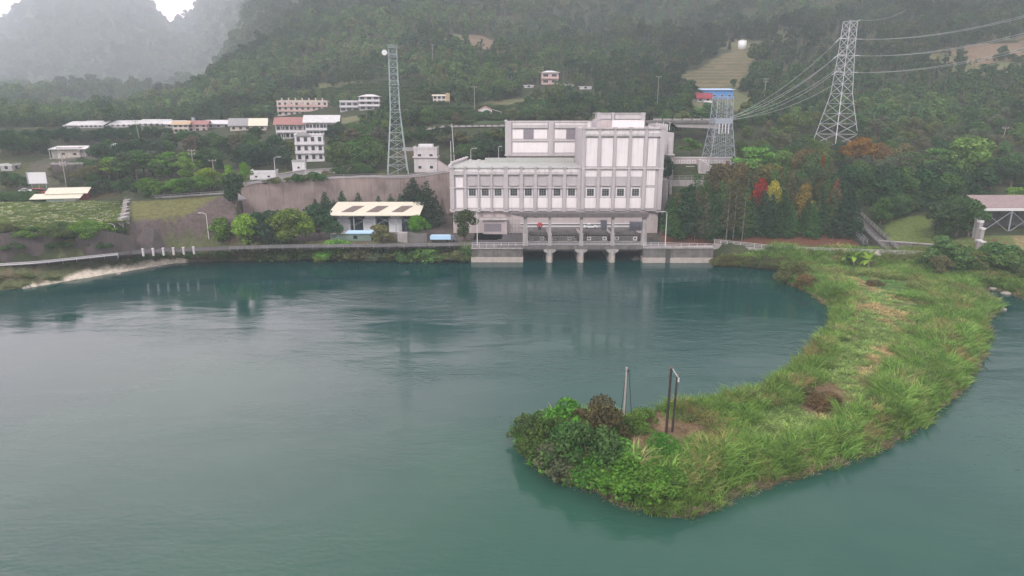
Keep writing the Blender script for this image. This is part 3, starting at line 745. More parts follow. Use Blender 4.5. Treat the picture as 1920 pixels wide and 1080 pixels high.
ph('string_course', MB().box(xl - .08, xm, FY - .72, FY + .1, Zr(352.6), Zr(351.4)).box(xm + .004, xr + .1, FY - 1.22, FY - .4, Zr(316.6), Zr(314.2)), M['lip'])
ph('tall_parapet', MB().box(xm, xr + .1, FY - .9, FY + .2, zt2, zt2 + .5).box(xr - .4, xr + .15, FY + .2, FY + 26, zt2, zt2 + .5).box(xm, xr, FY + .2, FY + 26, zt2 - .001, zt2 + .2), M['lip'])
# side wall relief of the right end
for k in range(3): ph('pilaster', MB().box(xr, xr + .5, FY + 4 + k * 8, FY + 5.6 + k * 8, zc + .55, zt2 - .05), M['grey'])
# upper block at the back
BY = 250.0
xb0, xb1 = X(947, 260, BY), X(1100, 260, BY)
zb0, zb1, zbc = Zr(304, BY), Zr(229, BY), Zr(290, BY)
ph('rear_block_wall', MB().box(xb0, xb1 + 6, BY, BY + 24, zbc, zb1), M['grey'])
ph('rear_block_base', MB().box(xb0 + .4, xb1, BY + .4, BY + 23, zt1 - 1, zbc - .45), M['pink'])
ph('rear_ledge', MB().box(xb0 - .15, xb1, BY - .35, BY + 1, zbc - .45, zbc), M['lip'])
for a, b in ((948, 959), (1028, 1038)): ph('pilaster', MB().box(X(a, 260, BY), X(b, 260, BY), BY - .5, BY, zbc, zb1 + .5), M['grey'])
ph('string_course', MB().box(xb0, xb1, BY - .42, BY, Zr(265, BY), Zr(262, BY)), M['lip'])
for a, b in ((961, 1027), (1040, 1100)):
    ph('eave_panel', MB().prof([(BY + .05, Zr(240, BY)), (BY - .6, Zr(240, BY)), (BY - .7, Zr(234, BY)), (BY - .2, Zr(230, BY)), (BY + .05, Zr(230, BY))], X(a, 235, BY), X(b, 235, BY)), M['lip'])
    ph('wall_panel', MB().box(X(a, 275, BY), X(b, 275, BY), BY - .1, BY, Zr(286, BY), Zr(267, BY)), M['white'])
for a, b in ((961, 981), (1001, 1026), (1040, 1061), (1084, 1092)): ph('wall_panel', MB().box(X(a, 255, BY), X(b, 255, BY), BY - .1, BY, Zr(260, BY), Zr(243, BY)), M['white'])
for a, b in ((982, 1000), (1062, 1083)): ph('louver', MB().box(X(a, 255, BY), X(b, 255, BY), BY - .16, BY, Zr(260.5, BY), Zr(242, BY)), M['louver'])
ph('rear_parapet', MB().box(xb0 - .1, xb1 + 4, BY - .3, BY + .5, zb1, zb1 + .5).box(xb0 - .2, xb0 + .5, BY + .5, BY + 24, zb1, zb1 + .5), M['lip'])
# penthouse on the tall block
QY = 231.0
qa, qb = X(1121, 230, QY), X(1209, 230, QY); qz = Zr(241, QY)
ph('penthouse_wall', MB().box(qa, qb, QY, QY + 15, zt2 - .2, Zr(224.5, QY)).box(qa + .6, qb - .8, QY + .5, QY + 14, Zr(224.5, QY), Zr(213, QY)), M['grey'])
ph('wall_panel', MB().box(X(1148, 230, QY), X(1208, 230, QY), QY - .1, QY, Zr(240, QY), Zr(225.2, QY)), M['white'])
ph('wall_panel', MB().box(X(1126, 230, QY), X(1145, 230, QY), QY - .1, QY, Zr(240, QY), Zr(226, QY)), M['pink'])
for a, b in ((1125, 1146), (1153, 1202)): ph('eave_panel', MB().box(X(a, 218, QY), X(b, 218, QY), QY + .1, QY + .5, Zr(223, QY), Zr(214.5, QY)), M['lip'])
for a, b in ((1120, 1126), (1147, 1152), (1202, 1210)): ph('corner_post', MB().box(X(a, 218, QY), X(b, 218, QY), QY - .2, QY + 1, Zr(225, QY), Zr(211, QY)), M['grey'])
ph('penthouse_cap', MB().box(qa - .1, qb - .2, QY - .15, QY + 14.6, Zr(213, QY), Zr(212, QY)), M['lip'])
# stepped shoulder, rear right wing, rooftop clutter
ph('rear_wing', MB().box(X(1231, 250, 246), X(1264, 250, 246), 246, 262, Zr(290, 246), Zr(249, 246)).box(X(1238, 250, 243), X(1252, 250, 243), 243, 246, Zr(288, 246), Zr(263, 246)).box(X(1229, 250, 248), X(1252, 250, 248), 247.9, 262, Zr(250, 248), Zr(233, 248)), M['grey'])
ph('rear_wing_panel', MB().box(X(1254, 250, 246), X(1261, 250, 246), 245.9, 246, Zr(286, 246), Zr(258, 246)), M['lip'])
ph('rear_wing_base', MB().box(X(1241, 310, 247), X(1263, 310, 247), 247, 262, 20, Zr(290, 246)), M['pink'])
ph('rear_ledge', MB().box(X(1238, 290, 245), X(1266, 290, 245), 245.4, 247, Zr(291, 246), Zr(289.5, 246)), M['lip'])
ph('side_pier', MB().box(X(1240, 400, 236), X(1250, 400, 236), 236, 250, 5, Zr(337, 236)).box(X(1252, 400, 240), X(1257, 400, 240), 240, 250, 5, Zr(340, 240)), M['concl'])
ph('rooftop_tank', MB().bar((X(1106, 236, 240), 240, zt2), (X(1106, 236, 240), 240, zt2 + 1.9), .9, n=12), M['frame'])
cl = MB()
for i in range(7):
    a = X(1232 + i * 4, 232, 247); cl.bar((a, 247, Zr(245, 247)), (a, 247, Zr(229 + (i % 3) * 3, 247)), .13)
cl.bar((X(1232), 247, Zr(236, 247)), (X(1258), 247, Zr(238, 247)), .1)
ph('roof_railing', cl, M['frame'])
# ground floor features
ph('side_entrance', MB().box(X(906, 425), X(950, 425), FY - 1.2, FY + 1.1, 5, Zr(408)).box(X(946, 425), X(951, 425), FY - 1.6, FY - 1.2, 5, Zr(409)), M['pink'])
ph('loading_door', MB().box(X(908, 425), X(940, 425), FY - 1.3, FY - 1.2, 5.9, Zr(418)), M['louver'])
ph('entrance_canopy', MB().box(X(900, 412), X(952, 412), FY - 2.2, FY - .9, Zr(411), Zr(408)), M['lip'])
lad = MB()
for r_ in range(4): lad.bar((X(953), FY - 2, 5 + .9 + r_ * 1.3), (X(976), FY - 2, 5 + .9 + r_ * 1.3), .1)
for k in range(4): lad.bar((X(955 + k * 6), FY - 2, 5), (X(955 + k * 6), FY - 2, Zr(413)), .1)
ph('metal_stair', lad, M['rail'])
pw = MB().box(X(976, 425), X(1212, 425), FY + .95, FY + 1.19, Zr(421.2), Zr(419)).box(X(976, 425), X(1212, 425), FY + .7, FY + 1.19, Zr(426.5), Zr(423.6))
ph('wall_pipe', pw, M['frame'])
ph('wall_recess', MB().box(X(976, 425), X(1212, 425), FY + 1.0, FY + 1.19, Zr(423.5), Zr(421.3)), M['concd'])
ph('doorway', MB().box(X(1126), X(1138), FY + .5, FY + 1.19, 9.3, Zr(415)), M['cabinet'])

# ------------------------------------------------------------------ tailrace structure
TY = 203.0
TR = thing('tailrace_outlet', 'concrete tailrace outlet with four dark openings, columns and flat canopy', 'water outlet', (20, TY, 0))
TO = (20, TY, 0)
def tr(name, mb, m, parent=TR, **k): return mb.build(name, m, parent, off=TO, **k)
def TX(px, py=450, Y=TY): return atY(px, py, Y)[0]
xa, xz = TX(981), TX(1206)
piers = [1031, 1090, 1149]
tr('deck', MB().box(TX(884), xz + 1, TY + .6, FY + 32, 4.35, 5.0).box(xz + 1, TX(1252), TY + .8, FY + 30, 4.3, 4.97), M['asph'])
tr('deck_edge', MB().box(xa - .5, xz + .5, TY, TY + .6, 4.0, 5.12).box(TX(884), xa - .5, TY + .1, TY + .6, 4.2, 5.08), M['conc'])
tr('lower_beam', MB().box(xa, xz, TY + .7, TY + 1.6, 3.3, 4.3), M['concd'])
for p in piers:
    x = TX(p)
    tr('pier', MB().prism([(x - 1.0, TY + .3), (x - .55, TY - .9), (x + .55, TY - .9), (x + 1.0, TY + .3), (x + 1.0, FY + 2), (x - 1.0, FY + 2)], -3, 2.0), M['wet'])
    tr('pier_head', MB().prism([(x - .95, TY + .25), (x - .5, TY - .8), (x + .5, TY - .8), (x + .95, TY + .25), (x + .95, FY + 2), (x - .95, FY + 2)], 2.0, 4.0).profx([(x - 1.9, 4.02), (x - 1.8, 3.45), (x - .9, 2.9), (x + .9, 2.9), (x + 1.8, 3.45), (x + 1.9, 4.02)], TY - .35, TY + .35), M['concl'])
zc0, zc1 = 14.0, 15.3
for p in [985] + piers + [1208]:
    x = TX(p); wdt = .55 if p in piers else .8
    tr('column', MB().box(x - wdt, x + wdt, TY + .2, TY + 1.9, 4.98, 8.9).box(x - wdt * .72, x + wdt * .72, TY + .5, TY + 1.8, 8.9, zc0), M['concl'])
ca, cb = TX(956, 405, 203), TX(1216, 405, 203)
tr('canopy', MB().profx([(ca, zc1), (ca, zc1 - .35), (ca + 5, zc0), (cb, zc0), (cb, zc1)], TY - .3, TY + 3.2), M['canopyc'])
tr('canopy_lamp', MB().ball((TX(1005, 412, 204.5), 204.5, zc0 + .1), 1.4, 10, 5, .3), M['dark'])
# gate hoist gallery between the columns
for i, (a, b) in enumerate(zip([988] + piers, piers + [1205])):
    x0, x1 = TX(a) + .6, TX(b) - .6
    tr('gate_beam', MB().box(x0, x1, TY + 5.5, TY + 15, 7.9, 8.3).box(x0, x1, TY + 5.3, TY + 5.5, 7.6, 8.45), M['conc'])
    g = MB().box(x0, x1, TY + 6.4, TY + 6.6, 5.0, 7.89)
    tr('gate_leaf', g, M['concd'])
    h = MB()
    for k in range(15): xx = x0 + (x1 - x0) * (k + .5) / 15; h.box(xx - .07, xx + .07, TY + 6.1, TY + 6.4, 6.9, 7.5)
    h.box(x0, x1, TY + 5.8, TY + 6.4, 5.35, 5.6).box(x0 + .8, x1 - .8, TY + 5.6, TY + 6.4, 6.75, 6.9).box(x0 + .3, x1 - .3, TY + 5.6, TY + 6.4, 6.1, 6.25)
    tr('gate_rib', h, M['gwall'])
    fr = (.2, .78) if i == 2 else (.1, .82) if i == 3 else (.05, .62)
    for f in fr:
        xx = x0 + (x1 - x0) * f; br = MB().box(xx, xx + 1.3, TY + 5.0, TY + 5.3, 5.9, 6.15).box(xx, xx + 1.3, TY + 5.0, TY + 5.3, 6.8, 7.05).box(xx, xx + .3, TY + 5.0, TY + 5.3, 6.15, 6.8).box(xx + 1.0, xx + 1.3, TY + 5.0, TY + 5.3, 6.15, 6.8)
        tr('hoist_bracket', br, M['frame'] if i > 1 else M['gwall'])
rl = MB(); pl = MB()
for z in (5.45, 5.85, 6.3): rl.bar((xa, TY + .25, z), (xz, TY + .25, z), .07)
n = 30
for k in range(n + 1): x = xa + (xz - xa) * k / n; pl.bar((x, TY + .25, 5.1), (x, TY + .25, 6.3), .06)
rr2 = tr('railing', rl, M['frame']); tr('post', pl, M['rail'], rr2)

def abut(name, label, px0, px1, y, ztop, joint=()):
    x0, x1 = TX(px0, 480, y), TX(px1, 480, y)
    e = thing(name, label, 'retaining wall', (x0, y, 0))
    MB().box(x0, x1, y, y + 3, 1.6, ztop).build('wall_face', M['conc'], e, off=(x0, y, 0))
    MB().box(x0 - .15, x1 + .15, y - .25, y + 3, -3, 1.6).build('wall_foot', M['wet'], e, off=(x0, y, 0))
    MB().box(x0 - .1, x1 + .1, y - .3, y + 2.5, ztop, ztop + .35).build('coping', M['concl'], e, off=(x0, y, 0))
    for j in joint:
        xj = TX(j, 480, y); MB().box(xj - .7, xj + .7, y - .4, y - .02, -1, ztop - .1).build('joint_pilaster', M['concd'], e, off=(x0, y, 0))
    return e
abut('retaining_wall', 'stained concrete quay wall left of the tailrace outlet', 884, 980, TY - .2, 4.2)
abut('retaining_wall', 'stained concrete quay wall right of the tailrace outlet with dark vertical joint', 1206, 1337, TY - 1.0, 4.5, (1252,))
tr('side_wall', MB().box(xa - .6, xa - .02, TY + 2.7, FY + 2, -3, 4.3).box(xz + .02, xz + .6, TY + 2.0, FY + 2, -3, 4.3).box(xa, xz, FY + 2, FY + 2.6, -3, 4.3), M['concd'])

# things standing on the deck
def wheel_valve():
    p = (TX(1012, 423, 214), 214, 8.3)
    e = thing('hoist_wheel', 'round red hoist wheel on the gate gallery under the canopy', 'hand wheel', p)
    b = MB()
    for i in range(12):
        a0, a1 = i * R(30), (i + 1) * R(30); b.bar((math.cos(a0) * .75, 0, 1.4 + math.sin(a0) * .75), (math.cos(a1) * .75, 0, 1.4 + math.sin(a1) * .75), .2, n=6)
    for i in range(3): a0 = i * R(60); b.bar((-math.cos(a0) * .7, 0, 1.4 - math.sin(a0) * .7), (math.cos(a0) * .7, 0, 1.4 + math.sin(a0) * .7), .14)
    b.build('wheel_rim', M['redp'], e); MB().box(-.5, .5, -.3, .5, 0, .9).bar((0, .1, .5), (0, .1, 1.7), .2).build('stand', M['dark'], e)
wheel_valve()
def box_thing(name, label, cat, px0, px1, Y, z0, h, d, m, lid=None):
    x0, x1 = TX(px0, 425, Y), TX(px1, 425, Y)
    e = thing(name, label, cat, (x0, Y, z0)); w = x1 - x0
    MB().box(0, w, 0, d, .12, h).build('body', m, e)
    s = MB()
    for k in range(1, 4): s.box(w * k / 4 - .04, w * k / 4 + .04, -.05, 0, .25, h - .1)
    s.build('door_seam', M['dark'], e); MB().box(.1, w - .1, .1, d - .1, 0, .12).build('plinth', M['concd'], e)
    MB().box(-.08, w + .08, -.08, d + .08, h, h + .12).build('lid', lid or m, e)
box_thing('control_cabinet', 'dark slate control cabinet on the gallery at its right end', 'cabinet', 1182, 1204, 212, 8.3, 2.6, 2, M['cabinet'])
box_thing('switch_cabinet', 'tall narrow dark switch cabinet beside the parked white car', 'cabinet', 1127, 1138, 214, 8.3, 2.9, 1.2, M['cabinet'])

# ------------------------------------------------------------------ cars
def car(label, paint, loc, rz, van=False, name='parked_car', cat='car', L=4.4):
    e = thing(name, label, cat, loc, rz)
    hw = .86
    pts = [(-L / 2, .35), (-L / 2, .85), (-L * .40, .98), (-L * .30, 1.05), (L * .22, .98), (L / 2 - .1, .82), (L / 2, .35)]
    if van: pts = [(-L / 2, .35), (-L / 2, 1.1), (L * .36, 1.1), (L / 2, .8), (L / 2, .35)]
    MB().profx(pts, -hw, hw).build('body', paint, e)
    top = [(-L * .40, .99), (-L * .30, 1.42), (L * .05, 1.46), (L * .24, .99)] if not van else [(-L / 2 + .02, 1.1), (-L / 2 + .08, 1.9), (L * .28, 1.9), (L * .40, 1.1)]
    MB().profx(top, -hw + .1, hw - .1).build('windows', M['glass'], e)
    zt = top[1][1]; MB().profx([(top[1][0] + .05, zt - .02), (top[1][0] + .1, zt + .05), (top[2][0] - .05, zt + .08), (top[2][0], zt)], -hw + .08, hw - .08).build('roof', paint, e)
    for a in (-L * .31, L * .31):
        for sg in (-1, 1):
            w = MB().bar((a, sg * (hw - .1), .33), (a, sg * (hw + .06), .33), .33, n=12).build('wheel', M['tyre'], e)
            MB().bar((a, sg * (hw + .05), .33), (a, sg * (hw + .09), .33), .19, n=10).build('rim', M['steel'], w)
    for sg in (-1, 1): MB().box(L / 2 - .06, L / 2 + .02, sg * .55 - .17, sg * .55 + .17, .6, .75).build('headlight', M['frame'], e)
    for sg in (-1, 1): MB().box(-L / 2 - .02, -L / 2 + .05, sg * .6 - .14, sg * .6 + .14, .65, .82).build('tail_light', M['redp'], e)
car('white car parked behind the tailrace columns under the canopy', M['whitep'], (TX(1107, 420, 217), 216.5, 8.3), 0)
p = hit(50, 361); car('white car parked on the lane left of the red van', M['whitep'], p + Vector((0, 0, .05)), R(5))
p = hit(76, 364); car('red van parked beside the small dark red house', M['redp'], p + Vector((0, 0, .05)), R(2), van=True, name='parked_van', cat='van', L=4.9)
# ------------------------------------------------------------------ generic house
def house(px0, px1, row, floors, label, wall='wwall', roof='gable', rmat='sheetw', nwin=4, d=9, fh=3.2, rz=0, name='house', cat='house', Y=None, over=.6, rh=1.6,
          balcony=0, bmat=None, wmat='glass', z=None, extra=None, win=(1.5, 1.3), wallc=None, group=None, fit_h=None, sub=True):
    p = hit(px0, row) if Y is None else atY(px0, row, Y)
    if z is not None: p[2] = z
    dep = p[1] / ray(px0, row)[1] ; w = (px1 - px0) / FPX * dep / max(.5, math.cos(rz))
    if fit_h: fh = (atY(px0, row - fit_h, p[1])[2] - p[2]) / floors if Y is None else (fit_h / FPX * dep) / floors
    if d > w * 1.6: d = w * 1.2
    e = thing(name, label, cat, p, rz, group); H = floors * fh
    NOF.append((p[0] + w / 2, p[1] + d / 2 + 0, max(w, d) * .62)); 
    for kk in range(1, 7): NOF.append((p[0] + w / 2 - p[0] / p[1] * kk * 4.5, p[1] - kk * 4.5, w * .55 + 2))
    MB().box(0, w, 0, d, -2.5, H).build('wall', M[wall], e)
    ww, wh = win
    for f in range(floors):
        z0 = f * fh + fh * .32
        for k in range(nwin):
            xc = w * (k + .5) / nwin
            g = MB().box(xc - ww / 2 - .12, xc + ww / 2 + .12, -.06, .02, z0 - .12, z0 + wh + .12).build('window', M['frame'], e)
            MB().box(xc - ww / 2, xc + ww / 2, -.085, -.061, z0, z0 + wh).box(xc - .03, xc + .03, -.1, -.086, z0, z0 + wh).build('pane', M[wmat], g)
        for k in range(max(1, int(d / 4.5))):
            yc = d * (k + .5) / max(1, int(d / 4.5)); MB().box(w - .02, w + .06, yc - ww / 2, yc + ww / 2, z0, z0 + wh).build('side_window', M[wmat], e)
            MB().box(-.06, .02, yc - ww / 2, yc + ww / 2, z0, z0 + wh).build('side_window', M[wmat], e)
        if balcony and f >= 1:
            MB().box(-.1, w + .1, -balcony, -.11, f * fh - .12, f * fh + .06).box(-.1, w + .1, -balcony, -balcony + .12, f * fh + .06, f * fh + .95).build('balcony', M[bmat or wall], e)
    o = over
    if roof == 'gable':
        MB().profx([(-o, H - .05), (w / 2, H + rh), (w + o, H - .05), (w + o, H + .12), (w / 2, H + rh + .2), (-o, H + .12)], -o, d + o).build('roof', M[rmat], e)
        MB().profx([(0, H), (w / 2, H + rh - .1), (w, H)], .02, d - .02).build('gable', M[wall], e)
    elif roof == 'ridge':      # ridge parallel to the facade
        MB().prof([(-o, H - .05), (-o, H + .12), (d / 2, H + rh + .2), (d + o, H + .12), (d + o, H - .05), (d / 2, H + rh)], -o, w + o).build('roof', M[rmat], e)
        MB().prof([(0, H), (d / 2, H + rh - .1), (d, H)], .02, w - .02).build('gable', M[wall], e)
    elif roof == 'hip':
        MB().add([(-o, -o, H), (w + o, -o, H), (w + o, d + o, H), (-o, d + o, H), (w * .35, d / 2, H + rh), (w * .65, d / 2, H + rh)], [(3, 2, 1, 0), (0, 1, 5, 4), (1, 2, 5), (2, 3, 4, 5), (3, 0, 4)]).build('roof', M[rmat], e)
    elif roof == 'shed':
        MB().prof([(-o, H), (-o, H + .15), (d + o, H + rh + .15), (d + o, H + rh)], -o, w + o).build('roof', M[rmat], e)
    else:
        MB().box(-.15, w + .15, -.15, d + .15, H, H + .25).box(-.15, w + .15, -.15, .1, H + .25, H + .8).box(-.15, .1, .1, d + .15, H + .25, H + .8).box(w - .1, w + .15, .1, d + .15, H + .25, H + .8).build('roof_parapet', M[rmat], e)
    if extra: extra(e, w, d, H, fh)
    return e
# village, right to left / front to back
def chimneys(e, w, d, H, fh):
    for k in range(7):
        x = w * (.1 + .8 * k / 6); MB().box(x - .35, x + .35, .6, 1.3, H + .2, H + 2.3).build('rooftop_post', M['cwall'], e)
    MB().box(w * .06, w * .94, .3, d - 1, H + .2, H + 1.0).build('roof_step', M['cwall'], e)
    for k in range(3):
        x = w * (.24 + .24 * k); MB().add([(x + 1.9 * math.cos(R(a)), -.9, H - 2.0 + 1.5 * math.sin(R(a))) for a in range(0, 181, 20)] + [(x + 1.9 * math.cos(R(a)), .0, H - 2.0 + 1.5 * math.sin(R(a))) for a in range(0, 181, 20)],
          [(i, i + 1, i + 11, i + 10) for i in range(9)] + [tuple(range(10))]).build('arched_gable', M['pwall'], e)
house(521, 612, 219, 3, 'long cream and rose apartment block with a row of rooftop posts', 'cwall', 'flat', 'cwall', 9, 12, rz=R(9), name='apartment_block', cat='apartment block', extra=chimneys, win=(1.5, 1.5), balcony=.9, bmat='pwall', fit_h=28)
house(638, 672, 211, 2, 'two storey white house with open balconies left of the taller hipped roof house', 'gwall', 'flat', 'wwall', 3, 9, rz=R(8), balcony=1.4, bmat='wwall', fit_h=20, win=(2.4, 1.6))
house(674, 712, 208, 3, 'three storey white house with a pale hipped roof above the village', 'gwall', 'hip', 'sheetw', 3, 9, rz=R(6), balcony=1.4, bmat='wwall', rh=1.3, over=.9, fit_h=27, win=(2.4, 1.6))
def posts(e, w, d, H, fh):
    b = MB()
    for k in range(int(w / 3.2) + 1): b.bar((k * 3.2, -1.3, -.5), (k * 3.2, -1.3, H), .12)
    b.build('veranda_post', M['frame'], e)
house(575, 632, 258, 2, 'long two storey row house with white ridge roof and veranda', 'cwall', 'ridge', 'sheetw', 9, 9, rz=R(9), rh=3.3, name='row_house', cat='row house', balcony=1.4, bmat='wwall', over=1.3, fit_h=28, extra=posts, win=(1.4, 1.6))
house(520, 574, 262, 2, 'row house with faded red roof joined left of the white roofed row', 'gwall', 'ridge', 'redroof', 7, 9, rz=R(9), rh=3.3, name='row_house', cat='row house', balcony=1.4, bmat='wwall', over=1.3, fit_h=28, extra=posts, win=(1.4, 1.6))
def arch(e, w, d, H, fh):
    MB().add([(w * .3 + 2.9 * math.cos(R(a)), -.7, H - .2 + 1.5 * math.sin(R(a))) for a in range(0, 181, 15)] + [(w * .3 + 2.9 * math.cos(R(a)), .2, H - .2 + 1.5 * math.sin(R(a))) for a in range(0, 181, 15)],
         [(i, i + 1, i + 14, i + 13) for i in range(12)] + [tuple(range(13)), tuple(range(25, 12, -1))]).build('arched_gable', M['gwall'], e)
house(556, 606, 304, 3, 'white three storey house with an arched top standing among dark trees', 'wwall', 'flat', 'wwall', 4, 9, rz=R(12), balcony=.9, bmat='wwall', fit_h=50, extra=arch, win=(1.3, 1.8))
house(549, 571, 322, 1, 'small plain white hut below the three storey white house', 'wwall', 'flat', 'gwall', 1, 5, rz=R(8), fit_h=18, win=(.8, .7))
house(469, 514, 337, 1, 'low long white flat roofed building behind the retaining wall road', 'wwall', 'flat', 'wwall', 2, 6, rz=R(8), fit_h=13, win=(.8, .6))
house(432, 468, 246, 1, 'village house with grey gabled roof and cream side wall', 'cwall', 'ridge', 'sheetg', 3, 9, rz=R(14), over=1, fit_h=10, rh=3.6)
house(470, 497, 246, 1, 'village house with pale cream gabled roof beside the grey roofed one', 'cwall', 'ridge', 'cream', 2, 9, rz=R(14), over=1, fit_h=10, rh=3.6)
house(388, 428, 241, 1, 'village house with white and grey low pitched roof', 'gwall', 'ridge', 'sheetw', 3, 10, rz=R(14), over=1, fit_h=8, rh=2.0)
house(326, 352, 251, 2, 'village house with tan roof and cream corner wall at the end of the row', 'cwall', 'ridge', 'tan', 3, 9, rz=R(12), over=1, fit_h=17, rh=1.7, balcony=1)
house(353, 386, 248, 2, 'village house with faded red pitched roof next to the tan roofed one', 'pwall', 'ridge', 'redroof', 3, 9, rz=R(12), over=1, fit_h=14, rh=2.0)
def tankx(e, w, d, H, fh): MB().bar((w * .75, d / 2, H + 1), (w * .75, d / 2, H + 3.6), 1.0, n=10).build('roof_water_tank', M['steel'], e)
house(310, 372, 240, 1, 'long house behind the red roofed one with a steel water tank on top', 'gwall', 'ridge', 'sheetw', 4, 9, rz=R(10), over=1, fit_h=7, rh=1.8, extra=tankx)
lr = [(206, 256, 239), (257, 309, 237), (150, 190, 240), (122, 147, 241)]
for (a, b, rw), lb in zip(lr, ('long low building under a white roof, second from the right in its row', 'long low building under a white roof at the right end of its row', 'short white roofed shed behind the dark tree belt', 'smallest white roofed shed at the far left of the village row')):
    house(a, b, rw, 1, lb, 'wwall', 'shed', 'sheetw', 5, 10, rz=R(6), over=.8, fit_h=4.5, rh=2.4, name='long_shed', cat='shed')
def stilts(e, w, d, H, fh):
    MB().box(-w * .28, -.02, .6, d, 0, H).build('side_porch', M['gwall'], e)
    b = MB()
    for k in range(7): x = -w * .28 + k * w * 1.55 / 6; b.bar((x, -1.2, -4), (x, -1.2, H), .16)
    b.build('porch_post', M['gwall'], e); MB().box(-w * .3, w * 1.3, -1.6, 0, -.3, 0).build('porch_floor', M['concl'], e)
    MB().box(w + .02, w * 1.25, .6, d, 0, H).build('side_room', M['gwall'], e)
    MB().prof([(-1.5, H), (-1.5, H + .15), (d + .5, H + 1.1), (d + .5, H + .95)], -w * .32, w * 1.33).build('wide_roof', M['sheetw'], e)
house(109, 147, 297, 1, 'raised white bungalow under a wide flat pale roof on the left hillside', 'cwall', 'flat', 'gwall', 2, 8, rz=R(10), extra=stilts, fit_h=17, win=(1.5, 1.0))
def lean(e, w, d, H, fh):
    MB().prof([(-4.5, H - 1.3), (-4.5, H - 1.15), (.5, H + .1), (.5, H - .05)], -w * .35, w * .95).build('lean_to_roof', M['cream'], e)
    MB().box(w * .05, w * .5, -3.6, -.1, -1, H - 1.35).build('lean_to_wall', M['mint'], e)
    MB().box(w * .5, w * .8, -3.4, -.1, -1, H - 1.35).build('lean_to_room', M['wwall'], e)
    MB().box(w * 1.02, w * 1.3, -1, d, -1, .3).build('side_store', M['gwall'], e)
house(92, 154, 380, 1, 'small dark red house with cream gabled roof at the edge of the field', 'redwall', 'ridge', 'cream', 2, 8, rz=R(14), extra=lean, fit_h=16, rh=1.6, over=.8, win=(1.0, .8))
house(100, 152, 331, 1, 'rough low brown wall building between the billboard and the bungalow', 'walld', 'flat', 'concl', 0, 3, rz=R(12), fit_h=22, name='garden_wall', cat='wall', wmat='dark')
house(207, 236, 281, 1, 'small pale open shed in front of the dark tree belt', 'gwall', 'shed', 'sheetw', 2, 5, rz=R(4), fit_h=8, rh=.6, over=.8, name='open_shed', cat='shed')
house(2, 24, 321, 1, 'little blue grey hut at the far left edge among trees', 'gwall', 'flat', 'sheetw', 1, 5, fit_h=10, name='small_hut', cat='hut')
def bb():
    p = hit(74, 356); w = 11.0
    e = thing('billboard', 'blank white square billboard on posts beside the left lane', 'billboard', p, R(14)); NOF.append((p[0], p[1], 9))
    MB().box(-w / 2 * .55, w / 2 * .55, -.15, .1, 2.4, 6.6).build('panel', M['whitep'], e)
    MB().box(-w / 2 * .62, -w / 2 * .553, -.3, .3, 2.2, 6.8).box(-3.4, 3.4, -.2, .2, 2.2, 2.38).build('panel_frame', M['steel'], e)
    b = MB()
    for k in (-1, 0, 1): b.bar((k * 2.4, .3, -1), (k * 2.4, .3, 6), .12)
    b.build('support_post', M['steel'], e)
bb()
# hillside houses
def ruin(e, w, d, H, fh):
    MB().box(w * 1.0, w * 1.3, 0, d * .6, -2, H + 1.6).build('tower_room', M['tan'], e); MB().box(-w * .4, -.05, -2, 2, -2.2, -1).build('garden_wall', M['concl'], e)
house(812, 836, 196, 2, 'cream house half hidden by trees with an awning of pale sheets', 'cwall', 'shed', 'cream', 3, 7, fit_h=16, rh=.8, extra=ruin, rz=R(4))
def porch(e, w, d, H, fh):
    MB().profx([(w + .3, H + .1), (w * 1.75, H - 1.2), (w * 1.75, H - 1.05), (w + .3, H + .3)], -.6, d).build('porch_roof', M['sheetw'], e)
    b = MB()
    for y in (0, d - .5): b.bar((w * 1.7, y, -2), (w * 1.7, y, H - 1.1), .12)
    b.build('porch_post', M['frame'], e)
house(897, 922, 219, 1, 'small white hillside house with orange tiled roof and white porch', 'wwall', 'gable', 'orange', 2, 8, fit_h=13, rh=1.7, extra=porch, win=(1.1, 1.2))
house(1015, 1047, 160, 2, 'pink two storey house with white hipped roof high on the slope', 'pwall', 'hip', 'sheetw', 2, 9, fit_h=24, rh=1.3, over=.9, balcony=1.2, bmat='pwall', win=(3.0, 1.5))
house(983, 1000, 166, 1, 'low broken white shed left of the pink house', 'wwall', 'shed', 'sheetw', 1, 4, fit_h=5, rh=.5, name='garden_shed', cat='shed')
house(1050, 1075, 164, 1, 'low greenhouse with pale sheet roof right of the pink house', 'mint', 'shed', 'sheetw', 2, 5, fit_h=4, rh=.4, name='greenhouse', cat='greenhouse')
house(1087, 1109, 168, 1, 'tiny white roofed shelter farthest right of the pink house', 'wwall', 'shed', 'sheetw', 1, 5, fit_h=5, rh=.4, name='garden_shed', cat='shed')
def tank():
    p = hit(1391, 92); e = thing('water_tank', 'white cylindrical water tank on top of the brown terraces', 'water tank', p); NOF.append((p[0], p[1], 12))
    MB().bar((0, 0, -1), (0, 0, 5.6), 3.0, n=20).build('shell', M['whitep'], e, True); MB().bar((0, 0, 5.6), (0, 0, 6.3), 3.1, .6, n=20).build('cap', M['sheetw'], e)
    MB().box(4, 11, -1, 2, -1, 1.5).build('pump_room', M['concl'], e)
tank()
house(1318, 1374, 187, 1, 'bright blue sheet metal building with pale blue roof behind the gantry tower', 'blue', 'shed', 'bluel', 4, 9, fit_h=18, rh=1.0, over=.9, win=(1.2, .8))
def redporch(e, w, d, H, fh):
    MB().box(-w * .28, -.1, 1, d, -2, H * .8).build('side_room', M['wwall'], e); MB().box(w * .45, w, -1.5, -.1, -2, .7).build('front_wall', M['wwall'], e)
house(1306, 1334, 192, 1, 'house with steep dark red roof left of the blue building', 'gwall', 'ridge', 'redwall', 2, 8, fit_h=7, rh=2.8, over=1.0, extra=redporch)
